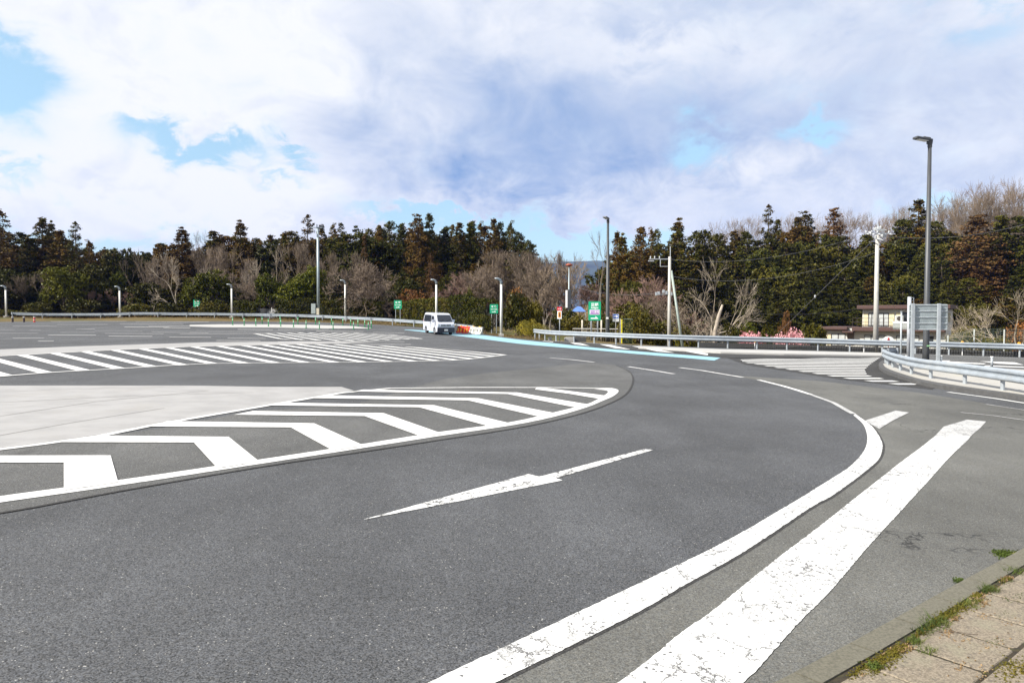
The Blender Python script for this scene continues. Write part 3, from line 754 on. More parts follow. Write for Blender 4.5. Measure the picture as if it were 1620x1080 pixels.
# ---------------------------------------------------------------- two tall area lamps at right
M_dkpole = simple('dark_pole', (.05, .054, .058), .5, .1, var=.08, scale=2)
def area_lamp(px, pb, pt, Y, r, lab, head, base_z=None):
    p = at(px, pb, Y); z = gz(p.x, p.y) if base_z is None else base_z; h = at(px, pt, Y).z - z
    t = thing('street_lamp', lab, 'street lamp', (p.x, p.y, z))
    MB().tube([(0, 0, 0), (0, 0, 1.2), (0, 0, h)], [r * 1.2, r * 1.1, r * .62], 14).build('pole', M_dkpole, t, smooth=True)
    L_, yaw = head
    hb = MB().box((-L_ * .5 - .05, 0, 0), (L_, .34, .11)).box((-L_ * .3, 0, .07), (L_ * .5, .24, .07)).box((-.0, 0, -.06), (.22, .16, .26)).build('lamp_head', M_dkpole, t, bevel=.03)
    hb.location = (0, 0, h - .03); hb.rotation_euler = (0, R(7), yaw)
    MB().box((-L_ * .55, 0, -.062), (L_ * .7, .26, .02)).build('lens', simple('lamp_glass', (.7, .72, .75), .2), hb)
    MB().tube([(0, 0, h - .35), (0, 0, h - .12)], r * .8, 10).build('collar', M_dkpole, t)
    return t, h
t, h = area_lamp(1464.3, 580, 221, 34.4, .125, 'tall dark street lamp standing in front of the road sign seen from behind', (.72, R(8)))
MB().box((-.09, -.115, 2.15), (.1, .02, .09)).build('sticker', M_white, t); MB().box((0.02, -.165, .95), (.14, .02, .06)).build('plate', simple('green_plate', (.25, .5, .25), .5), t)
p = at(961, 545, 62)
t, h = area_lamp(961, 545, 346, 62, .15, 'tall dark street lamp between the big green sign and the blue arrow sign', (.7, R(60)), terr(p.x, p.y))
MB().box((-.05, -.17, 2.0), (.2, .02, .16)).build('sticker', M_white, t)

# ---------------------------------------------------------------- signs
M_sgreen = simple('sign_green', (.0, .33, .16), .45, var=.03); M_swhite = simple('sign_white', (.85, .87, .85), .5, var=.02)
M_sblue = simple('sign_blue', (.03, .13, .55), .45, var=.03); M_spurple = simple('sign_purple', (.30, .06, .42), .45, var=.03)
M_sred = simple('sign_red', (.62, .02, .03), .45, var=.03); M_sorange = simple('sign_orange', (.9, .33, .02), .45, var=.03); M_sink = simple('sign_ink', (.03, .03, .04), .5)
def board(w_, h_, material, parent, loc, r=.05, th=.03, name='board'):
    pts = []
    for cx, cz, a0 in ((w_ / 2 - r, h_ / 2 - r, 0), (-w_ / 2 + r, h_ / 2 - r, 90), (-w_ / 2 + r, -h_ / 2 + r, 180), (w_ / 2 - r, -h_ / 2 + r, 270)):
        for k in range(5): a = R(a0 + 22.5 * k); pts.append((cx + r * math.cos(a), 0, cz + r * math.sin(a)))
    o = MB().extrude(pts, (0, -th / 2, 0), (0, th / 2, 0)).build(name, material, parent); o.location = loc; return o
def arrow_half(w_, h_, material, parent, loc, name='arrow'):
    """flat arrow with a one-sided head, pointing right"""
    pts = [(-w_ / 2, 0, 0), (-w_ / 2, 0, h_ * .38), (w_ * .12, 0, h_ * .38), (w_ * .12, 0, h_), (w_ / 2, 0, 0)]
    o = MB().extrude(pts, (0, -.004, 0), (0, .004, 0)).build(name, material, parent); o.location = loc; return o
# big green sign on two posts
g = at(940.5, 546, 60); z = terr(g.x, g.y)
t = thing('direction_sign', 'tall green direction sign with purple panel and white arrow on two grey posts', 'road sign', (g.x, g.y, z), rz=R(-3))
k60 = 60 / FPX
hc = at(940.5, 491.7, 60).z - z; W_ = 19 * k60 * 1.03; H_ = 30 * k60
bo_ = board(W_, H_, M_sgreen, t, (0, 0, hc), .07)
text_mesh('足柄', .30, M_swhite, 'lettering', bo_, (0, -.02, H_ * .315), bold=.006)
text_mesh('Ashigara', .17, M_swhite, 'lettering', bo_, (0, -.02, H_ * .165), bold=.006)
pn = board(W_ * .80, H_ * .26, M_swhite, bo_, (0, -.022, -H_ * .065), .03, .008, 'panel')
pn.name = 'panel'
MB().box((0, -.03, -H_ * .065), (W_ * .72, .006, H_ * .20)).build('panel', M_spurple, bo_)
text_mesh('ETC', .20, M_swhite, 'lettering', bo_, (-W_ * .18, -.037, -H_ * .065), bold=.006)
text_mesh('専用', .19, M_swhite, 'lettering', bo_, (W_ * .17, -.037, -H_ * .065), bold=.005)
arrow_half(W_ * .62, H_ * .15, M_swhite, bo_, (0, -.022, -H_ * .42))
for s in (-1, 1): MB().tube([(s * .26, .07, 0), (s * .26, .07, hc + H_ * .4)], .07, 10).build('post', M_post, t, smooth=True)
for dz_ in (-.5, .5): MB().box((0, .03, hc + dz_), (W_ * .8, .03, .05)).build('bracket', M_post, t)
# blue arrow sign
g = at(974, 543, 60.5); z = terr(g.x, g.y); k = 60.5 / FPX
t = thing('arrow_sign', 'small blue sign with white right arrow above a white plate on a thin pole', 'road sign', (g.x, g.y, z), rz=R(4))
MB().tube([(0, .04, 0), (0, .04, at(974, 497, 60.5).z - z)], .035, 8).build('post', M_lampw, t, smooth=True)
hc = at(973.5, 500.3, 60.5).z - z
b_ = board(.51, .38, M_sblue, t, (0, 0, hc), .02)
fr = MB()
for q in (((0, -.02, .175), (.49, .008, .02)), ((0, -.02, -.175), (.49, .008, .02)), ((-.235, -.02, 0), (.02, .008, .33)), ((.235, -.02, 0), (.02, .008, .33))): fr.box(*q)
fr.build('border', M_swhite, b_)
MB().extrude([(-.19, 0, -.045), (-.19, 0, .045), (.04, 0, .045), (.04, 0, .13), (.20, 0, 0), (.04, 0, -.13), (.04, 0, -.045)], (0, -.024, 0), (0, -.016, 0)).build('arrow', M_swhite, b_)
b2 = board(.51, .22, M_swhite, t, (0, 0, hc - .31), .02, name='plate')
MB().box((0, -.018, 0), (.36, .005, .04)).build('small_print', simple('print_grey', (.35, .35, .38), .6), b2)
# red and white sign with orange panel
g = at(885, 541, 60); z = terr(g.x, g.y)
t = thing('warning_sign', 'narrow white sign with orange panel and red heading on a thin pole', 'road sign', (g.x, g.y, z), rz=R(3))
top = at(885, 485.5, 60).z - z
MB().tube([(0.02, .04, 0), (0.02, .04, top - .1)], .035, 8).build('post', M_post, t, smooth=True)
b_ = board(.40, .30, M_sred, t, (0, 0, top - .15), .02)
MB().box((-.08, -.02, 0), (.10, .006, .05)).box((.07, -.02, .02), (.13, .006, .05)).box((.07, -.02, -.05), (.13, .006, .03)).build('heading_marks', M_swhite, b_)
b_ = board(.36, .66, M_swhite, t, (0, .005, top - .64), .02)
MB().box((0, -.02, .02), (.21, .008, .46)).build('panel', M_sorange, b_)
MB().extrude([(-.03, 0, -.15), (.03, 0, -.12), (.05, 0, .0), (.02, 0, .1), (.04, 0, .17), (-.05, 0, .17), (-.02, 0, .05), (-.05, 0, -.02)], (0, -.032, 0), (0, -.025, 0)).build('emblem', M_sink, b_)
# three small green signs
for px, py, Y, wpx, lab, dy_ in ((311.5, 480, 106, 10.5, 'small green sign half hidden in the dark bushes at left', 0), (629.5, 481.8, 90, 12, 'small green sign standing in the hedge left of the white van', 0), (781.5, 488.5, 76.5, 13, 'small green sign beside the pale lamp post right of the van', 0)):
    g = at(px, 500, Y); z = terr(g.x, g.y); hc = at(px, py, Y).z - z; W_ = wpx * Y / FPX; H_ = W_ * 1.12
    t = thing('direction_sign', lab, 'road sign', (g.x, g.y, z), group='small green signs behind the left guardrail')
    b_ = board(W_, H_, M_sgreen, t, (0, 0, hc), .05)
    text_mesh('本 線', W_ * .30, M_swhite, 'lettering', b_, (0, -.02, H_ * .22), bold=.008)
    text_mesh('Thru Traffic', W_ * .165, M_swhite, 'lettering', b_, (0, -.02, -H_ * .05), bold=.005)
    arrow_half(W_ * .55, H_ * .16, M_swhite, b_, (0, -.02, -H_ * .36))
    for s in (-.3, .3): MB().tube([(s * W_, .05, 0), (s * W_, .05, hc + H_ * .3)], .04, 8).build('post', M_post, t)
# road sign seen from behind
Y = 29.5; g = G(1462, 590); z = gz(g.x, g.y) + .1; k = g.y / FPX; Y = g.y
t = thing('road_sign', 'road sign seen from behind, grey ribbed panel on two steel posts', 'road sign', (g.x, g.y, z), rz=R(-6))
top = at(1467, 481, Y).z - z; bot = at(1467, 522, Y).z - z; cx0 = (1467.5 - 1462) * k; W_ = 58 * k
M_back = simple('sign_back_alu', (.26, .30, .31), .45, .25, var=.12, scale=3)
bo_ = board(W_, top - bot, M_back, t, (cx0, .06, (top + bot) / 2), .06, .02)
rb = MB()
for i in range(5): rb.box((cx0, .035, bot + .03 + (top - bot - .06) * i / 4), (W_ * .97, .03, .035))
rb.build('ribs', simple('rib_alu', (.42, .46, .48), .4, .2), t)
for x in (1443, 1482): MB().box(((x - 1462) * k, -.03, (top + .02) / 2), (.135, .10, top + .02)).build('post', M_post, t, bevel=.02)
# ladder-like steel post
Y = 42; g = at(1437, 575, Y); z = gz(g.x, g.y)
t = thing('sensor_post', 'slim white steel post with small rungs left of the road sign seen from behind', 'post', (g.x, g.y, z))
h = at(1437, 469.5, Y).z - z
MB().tube([(0, 0, 0), (0, 0, h)], .10, 10).build('pole', simple('post_pale', (.45, .47, .5), .45, .2), t, smooth=True)
rg = MB().tube([(.24, 0, h * .62), (.24, 0, h - .05)], .018, 6)
for i in range(9): rg.tube([(0, 0, h - .05 - i * .16), (.24, 0, h - .05 - i * .16)], .018, 6)
rg.build('rungs', M_post, t)
g = G(1424.5, 588); z = g.z; h = at(1424.5, 498, g.y).z - z
t = thing('marker_pole', 'thin straight steel pole on the island nose in front of the house', 'pole', (g.x, g.y, z + .1))
MB().tube([(0, 0, 0), (0, 0, h)], .035, 8).build('pole', M_post, t, smooth=True)
MB().tube([(0, 0, h), (0, 0, h + .05)], .05, 8).build('cap', M_lampg, t)
# round white sign behind the rail
Y = 54; g = at(1405, 560, Y); z = terr(g.x, g.y)
t = thing('round_sign', 'round white sign with red mark on an orange post behind the guardrail', 'road sign', (g.x, g.y, z))
hc = at(1405, 541.5, Y).z - z; r_ = 9.8 * Y / FPX
MB().tube([(0, -.02, 0), (0, .02, 0)], r_, 32).build('disc', M_swhite, t).location = (0, 0, hc)
MB().box((0, -.03, hc + .16), (.10, .01, .36)).box((0, -.03, hc + .2), (.2, .01, .05)).box((0, -.03, hc + .07), (.17, .01, .04)).build('red_mark', M_sred, t)
MB().tube([(0, .06, 0), (0, .06, hc)], .09, 10).build('post', simple('post_orange', (.75, .16, .03), .5), t)
# beacon pole far right of centre
Y = 78; g = at(900, 500, Y); z = terr(g.x, g.y); k = Y / FPX
t = thing('beacon_pole', 'slim pole with orange-red disc on top and a tall white and black box', 'pole', (g.x, g.y, z))
h = at(900, 419, Y).z - z
MB().tube([(0, 0, 0), (0, 0, h)], [.09, .05], 8).build('pole', M_mast, t, smooth=True)
MB().tube([(.02, 0, h - .16), (.02, 0, h - .08), (.02, 0, h + .06), (.02, 0, h + .12)], [.10, .30, .38, .12], 14).build('disc_head', simple('beacon_orange', (.38, .09, .05), .5), t, smooth=True)
hb = at(898, 473, Y).z - z
MB().box((-.24, 0, hb), (.20, .4, 1.85)).build('white_box', M_white, t, bevel=.03)
MB().box((.05, .02, hb), (.34, .56, 2.0)).build('black_box', simple('box_black', (.05, .055, .06), .5), t, bevel=.02)

# ---------------------------------------------------------------- utility poles and wires
M_upole = simple('concrete_pole', (.40, .39, .36), .7, var=.08, scale=3, dirt=(.35, .34, .3, .5))
M_ins = simple('insulator_white', (.45, .47, .48), .25); M_wire = simple('wire', (.10, .10, .11), .6)
M_arm = simple('arm_steel', (.45, .48, .5), .45, .4)
Y = 62; g = at(1058.5, 545, Y); z = terr(g.x, g.y); k = Y / FPX
up1 = thing('utility_pole', 'utility pole with one-sided crossarm and a slanting stay pole', 'utility pole', (g.x, g.y, z))
h = at(1058.5, 406, Y).z - z
MB().tube([(0, 0, -.5), (0, 0, h)], [.17, .115], 12).build('pole', M_upole, up1, smooth=True)
MB().tube([(0.05, 0, h - .2), (0.05, 0, h + .85)], .035, 6).build('top_rod', M_arm, up1)
ar = MB().box((-.85, 0, h - .2), (1.75, .07, .07)).tube([(-.78, 0, h - .2), (-.78, 0, h - .82)], .03, 6).tube([(-.78, 0, h - .82), (0, 0, h - .82)], .03, 6).build('crossarm', M_arm, up1)
for x in (-.85, -1.25, -1.6): MB().tube([(x, 0, h - .16), (x, 0, h - .08), (x, 0, h + .05)], [.03, .06, .04], 8).build('insulator', M_ins, ar)
MB().box((-1.55, 0, h - .36), (.5, .08, .1), .2).build('drop_fuse', M_ins, ar, bevel=.02)
q = MB()
for i, (x, z_) in enumerate(((-.25, 0), (-.5, .1), (-.9, -.05), (-1.1, -.1), (.15, -.1))): q.box((x, 0, h - 3.0 + z_), (.18, .2, .28))
q.box((-.45, 0, h - 3.15), (1.5, .08, .06)); q.build('junction_boxes', M_arm, up1, bevel=.02)
a = at(1062, 428, Y); b = at(1081, 541, Y - 1)
MB().tube([Vector(b) - Vector(up1.location) - Vector((0, 0, .8)), Vector(a) - Vector(up1.location)], [.12, .09], 10).build('stay_pole', simple('stay_grey_green', (.28, .33, .30), .6), up1, smooth=True)
Y = 50.5; g = at(1385, 556, Y); z = terr(g.x, g.y) ; k = Y / FPX
up2 = thing('utility_pole', 'pale concrete utility pole with a crown of insulators in front of the house', 'utility pole', (g.x, g.y, z))
h = at(1384.5, 372, Y).z - z
MB().tube([(0, 0, -.5), (0, 0, h)], [.185, .12], 14).build('pole', M_upole, up2, smooth=True)
MB().tube([(0, 0, h - .1), (0, 0, h + .95)], .03, 6).build('top_rod', M_arm, up2)
for dz_, w_, ya in ((.12, 1.7, .1), (-.25, 1.3, .9), (.38, 1.1, 1.5)):
    ar = MB().box((0, 0, 0), (w_, .07, .07)).build('crossarm', M_arm, up2); ar.location = (0, 0, h + dz_); ar.rotation_euler[2] = ya
    for i in range(5):
        x = (-.48 + .24 * i) * w_
        MB().tube([(x, 0, .02), (x, 0, .08), (x, 0, .2)], [.03, .055, .03], 8).tube([(x, -.1, -.05), (x, -.35, -.1)], .035, 6).build('insulator', M_ins, ar)
bx_ = MB().box((.42, 0, h - .05), (.35, .2, .2), .4).box((-.45, 0, h + .15), (.3, .2, .18), .6).build('switch_box', M_ins, up2, bevel=.03)
for i in range(8): MB().tube([(-.13, 0, h * .25 + i * .62), (.13, 0, h * .25 + i * .62)], .012, 5).build('step_bolt', M_arm, up2)
def wire(a, b, sag, lab, r=.014, n=14):
    a, b = Vector(a), Vector(b); pts = []
    for i in range(n + 1):
        t_ = i / n; q = a.lerp(b, t_); q.z -= sag * 4 * t_ * (1 - t_); pts.append(q - a)
    o = MB().tube(pts, r, 5).build('wire', M_wire); o.location = a
    return tag(o, lab, 'wire')
gy = wire(at(1383, 378, 50.5), at(1222, 536, 60), 0, 'guy wire slanting down left from the right-hand utility pole', .015)
gb = MB().tube([(0, 0, -.12), (0, 0, -.05), (0, 0, .05), (0, 0, .12)], [.03, .06, .06, .03], 8).build('guy_insulator', M_ins, gy); gb.location = at(1289.5, 469, 56) - Vector(gy.location)
wire(at(1388, 388, 50.5), at(1417, 492, 88), .4, 'service wire dropping right from the right-hand utility pole to the house', .014)
wire(at(1165, 493, 75), at(1364, 487, 88), .5, 'thin wire running level to the house past the dark trees', .012)
wire(at(1060, 410, 62), at(1384, 366, 50.5), .9, 'upper wire strung between the two utility poles', .008)
wire(at(1062, 437, 62), at(1384, 400, 50.5), 1.0, 'lower wire strung between the two utility poles', .008)
wire(at(1388, 372, 50.5), at(1700, 330, 45), .8, 'wire leaving the right-hand utility pole towards the right frame edge', .010)
wire(at(905, 452, 75), at(1060, 460, 62), .6, 'cable reaching left from the left-hand utility pole', .012)

# ---------------------------------------------------------------- red and white water-filled barriers
M_bw = simple('barrier_white', (.52, .50, .45), .5, var=.1, scale=4, dirt=(.5, .45, .35, .5)); M_br = simple('barrier_red', (.68, .05, .03), .45, var=.08); M_by = simple('barrier_yellow', (.9, .5, .04), .45)
labs = ['white barrier partly hidden by the van, first in the barrier row', 'red barrier next to the van side of the barrier row', 'red barrier in the middle of the barrier row', 'white barrier between a red one and the last one', 'white barrier at the right end of the barrier row']
a0, a1 = G(714, 527.3), G(763, 530.5)
for i in range(5):
    f = (i + .5) / 5; c = a0.lerp(a1, f); d = (a1 - a0).normalized(); L_ = (a1 - a0).length / 5 * .94
    c = Vector((c.x, c.y + .5, gz(c.x, c.y + .5) + .07))
    t = thing('traffic_barrier', labs[i], 'traffic barrier', c, math.atan2(d.y, d.x), 'water-filled barriers under the end of the left guardrail')
    mt = M_br if i in (1, 2) else M_bw
    prof = [(0, -.22, 0), (0, .22, 0), (0, .2, .14), (0, .1, .32), (0, .09, .68), (0, -.09, .68), (0, -.1, .32), (0, -.2, .14)]
    sh = L_ * .22
    m_ = MB(); n = 8
    for e in (-1, 1):
        for p_ in prof: m_.v.append((e * L_ / 2 + (sh * (p_[2] / .68 - .5)), p_[1], p_[2]))
    for j in range(n): m_.f.append((j, (j + 1) % n, n + (j + 1) % n, n + j)); m_.mi.append(0)
    m_.f += [tuple(range(n))[::-1], tuple(range(n, 2 * n))]; m_.mi += [0, 0]
    m_.build('barrier_body', mt, t, bevel=.02)
    MB().tube([(0 + sh * .4, 0, .66), (sh * .4, 0, .76)], .09, 10).build('filler_cap', M_by, t)
    for s in (-.25, .25): MB().box((s * L_, -.16, .3), (.07, .14, .36)).build('rib', M_by if i in (1, 2) else M_bw, t, bevel=.01)
# short kerb posts at far left
for px, col, lab in ((20, 0, 'short dark marker post with pale top in front of the mound shrub'), (38, 0, 'short dark marker post right of the mound shrub'), (54.5, 1, 'short red and white marker post on the brown verge')):
    g = G(px, 509.5); t = thing('marker_post', lab, 'marker post', g, group='short marker posts at the far left')
    MB().tube([(0, 0, 0), (0, 0, .5)], .11, 10).build('post', M_br if col else simple('marker_dark', (.05, .03, .03), .6), t)
    MB().tube([(0, 0, .5), (0, 0, .66)], .11, 10).build('post_top', M_bw, t)
    if col: MB().tube([(0, 0, .2), (0, 0, .32)], .115, 10).build('white_band', M_bw, t)

# ---------------------------------------------------------------- fences, frames and small structures behind the right rail
M_fgreen = simple('fence_green_grey', (.20, .27, .24), .6, .2); M_fpale = simple('fence_pale', (.5, .53, .5), .5, .2)
t = thing('mesh_fence', 'green-grey wire mesh fence with pale posts running right from the house', 'fence', (0, 0, 0))
fp = []
for px, ptop, Y in ((1478, 537, 64), (1500, 530, 60), (1541.5, 520.5, 53.5), (1589, 521, 53), (1638, 521.5, 52.5), (1690, 522, 52)):
    q = at(px, ptop, Y); fp.append(q)
base0 = Vector((fp[2].x, fp[2].y, terr(fp[2].x, fp[2].y))); t.location = base0
for q in fp: MB().tube([(q.x - base0.x, q.y - base0.y, terr(q.x, q.y) - base0.z - .2), (q.x - base0.x, q.y - base0.y, q.z - base0.z)], .05, 8).build('post', M_fpale, t)
m_ = MB()
for a, b in zip(fp, fp[1:]):
    za, zb = terr(a.x, a.y) + .15, terr(b.x, b.y) + .15
    for i in range(15):
        f = i / 14; m_.tube([(a.x - base0.x, a.y - base0.y, za + (a.z - za) * f - base0.z), (b.x - base0.x, b.y - base0.y, zb + (b.z - zb) * f - base0.z)], .008, 3, False)
    n = int((b - a).length / .22)
    for i in range(n):
        f = i / n; x = a.x + (b.x - a.x) * f - base0.x; y = a.y + (b.y - a.y) * f - base0.y
        m_.tube([(x, y, za + (zb - za) * f - base0.z), (x, y, a.z + (b.z - a.z) * f - base0.z)], .006, 3, False)
m_.build('wire_mesh', M_fgreen, t)
# low dark fence right behind the long guardrail
fl = [Vector((p.x, p.y + .75, gz(p.x, p.y))) for p in (G(px, interp([(1000, 546), (1100, 549.5), (1240, 553), (1400, 558), (1530, 562), (1620, 565)], px)) for px in range(1110, 1660, 30))]
t = thing('low_fence', 'low dark barred fence seen under the long right guardrail', 'fence', fl[0]); o = Vector(t.location); m_ = MB()
for q in resample(fl, .16): q = q - o; m_.tube([(q.x, q.y, -.9), (q.x, q.y, .46)], .012, 4, False)
m_.build('bars', simple('fence_dark', (.03, .033, .035), .6), t)
m_ = MB()
for z_ in (.05, .44): m_.tube([tuple(q - o + Vector((0, 0, z_))) for q in fl], .022, 5)
m_.build('cross_rails', simple('fence_dark', (.03, .033, .035), .6), t)
m_ = MB()
for u, v in zip(fl, fl[1:]):
    u = u - o; v = v - o; m_.poly([(u.x, u.y + .25, u.z - 1.6), (v.x, v.y + .25, v.z - 1.6), (v.x, v.y + .25, v.z + .34), (u.x, u.y + .25, u.z + .34)]); m_.poly([(u.x, u.y + .4, u.z - 1.6), (v.x, v.y + .4, v.z - 1.6), (v.x, v.y + .4, v.z + .34), (u.x, u.y + .4, u.z + .34)]); m_.poly([(u.x, u.y + .25, u.z + .34), (v.x, v.y + .25, v.z + .34), (v.x, v.y + .4, v.z + .34), (u.x, u.y + .4, u.z + .34)])
w_ = m_.build('retaining_wall', simple('dark_wall', (.05, .05, .05), .9, bump=.3)); w_.location = o; tag(w_, 'low dark retaining wall behind the barred fence under the guardrail', 'wall')
# low pale rail on posts behind the green sign
t = thing('rail_fence', 'low fence with one pale bar and dark uprights behind the big green sign', 'fence', at(938, 540, 66))
o = Vector(t.location); m_ = MB()
a, b = at(906, 519.8, 66) - o, at(978, 520.5, 66) - o
MB().tube([a, b], .04, 6).build('top_bar', M_lampw, t)
for i in range(26):
    q = a.lerp(b, i / 25); m_.tube([(q.x, q.y, q.z), (q.x, q.y, q.z - 1.4)], .018, 5)
m_.build('uprights', simple('fence_brown', (.12, .08, .05), .7), t)
for px, lab in ((921.2, 'thick pale wooden post left of the big green sign'), (951.5, 'thick pale wooden post right of the big green sign')):
    q = at(px, 506, 66.5); z = terr(q.x, q.y); o_ = MB().tube([(0, 0, 0), (0, 0, q.z - z)], .075, 8).build('wooden_post', simple('pale_wood', (.5, .46, .38), .8, var=.2), None, smooth=True)
    o_.location = (q.x, q.y, z); tag(o_, lab, 'post', 'pale wooden posts by the low fence')
q = at(984, 505, 63); z = terr(q.x, q.y); t = thing('marker_stake', 'yellow stake beside the green net panel right of the blue arrow sign', 'stake', (q.x, q.y, z))
MB().tube([(0, 0, 0), (0, 0, q.z - z)], .045, 8).build('stake', simple('stake_yellow', (.70, .62, .04), .5), t)
MB().tube([(-.14, 0, 0), (-.14, 0, q.z - z + .05)], .025, 6).build('side_rod', M_lampw, t)
t = thing('net_panel', 'dark green net panel standing beside the yellow stake', 'net', at(993, 540, 64)); o = Vector(t.location)
a, b = at(987, 504.5, 64) - o, at(1001, 505, 64) - o; m_ = MB()
for i in range(10):
    q = a.lerp(b, i / 9); m_.tube([(q.x, q.y, q.z), (q.x, q.y, -.8)], .004, 3, False)
for i in range(14): z_ = a.z - i * .2; m_.tube([(a.x, a.y, z_), (b.x, b.y, z_)], .004, 3, False)
m_.build('netting', simple('net_green', (.02, .08, .06), .7), t)
MB().tube([(a.x, a.y, a.z), (b.x, b.y, b.z)], .025, 6).build('net_frame', M_fgreen, t)
# blue roofed shelter
Y = 84; g = at(914.5, 500, Y); z = terr(g.x, g.y); t = thing('canopy', 'small blue canopy roof on thin posts behind the beacon pole', 'canopy', (g.x, g.y, z))
zr = at(914, 493, Y).z - z; k = Y / FPX; M_bluer = simple('blue_sheet', (.10, .20, .52), .5, var=.08)
m_ = MB(); w2 = 11.5 * k; ap = 8.5 * k
m_.poly([(-w2, -.9, zr), (w2, -.9, zr), (.35 * w2, 0, zr + ap), (-.1 * w2, 0, zr + ap)]); m_.poly([(w2, -.9, zr), (w2, .9, zr), (.35 * w2, 0, zr + ap)])
m_.poly([(w2, .9, zr), (-w2, .9, zr), (-.1 * w2, 0, zr + ap), (.35 * w2, 0, zr + ap)]); m_.poly([(-w2, .9, zr), (-w2, -.9, zr), (-.1 * w2, 0, zr + ap)]); m_.poly([(-w2, -.9, zr - .03), (-w2, .9, zr - .03), (w2, .9, zr - .03), (w2, -.9, zr - .03)])
m_.build('roof', M_bluer, t)
for sx in (-1, 1):
    for sy in (-.85, .85): MB().tube([(sx * w2 * .92, sy, -.3), (sx * w2 * .92, sy, zr)], .04, 6).build('post', M_post, t)
# concrete blocks under the right rail
for px, py, s, lab, mt in ((903.5, 540.6, (.9, .4, .30), 'pale concrete block under the start of the right guardrail', M_conc2), (919, 541.5, (.95, .5, .36), 'dark grated drain box under the guardrail left of the green sign', M_kerbd), (871, 538.6, (.3, .3, .22), 'small pale block by the first post of the right guardrail', M_conc2)):
    g = G(px, py); o_ = MB().box((0, 0, s[2] / 2), s).box((0, 0, s[2] + .02), (s[0] * .8, s[1] * .8, .04)).build('concrete_block', mt, bevel=.015); o_.location = (g.x, g.y + .9, gz(g.x, g.y + .9)); tag(o_, lab, 'block')
# pale concrete steps behind the left rail
p = at(427, 500, 103); z = terr(p.x, p.y); t = thing('garden_steps', 'pale concrete steps climbing into the wood behind the left guardrail', 'steps', (p.x, p.y, z))
m_ = MB()
for i in range(7): m_.box((0, i * .45, .1 + i * .2), (1.9 - .0 * i, .5, .22))
m_.build('treads', M_conc2, t)
for s in (-1.25, 1.15): MB().box((s, 1.2, .7), (.25, 3.2, 1.5)).build('side_wall', M_conc, t, bevel=.02)
MB().tube([(.3, -.1, 0), (.3, -.1, 1.6)], .04, 6).build('handrail', M_white, t)

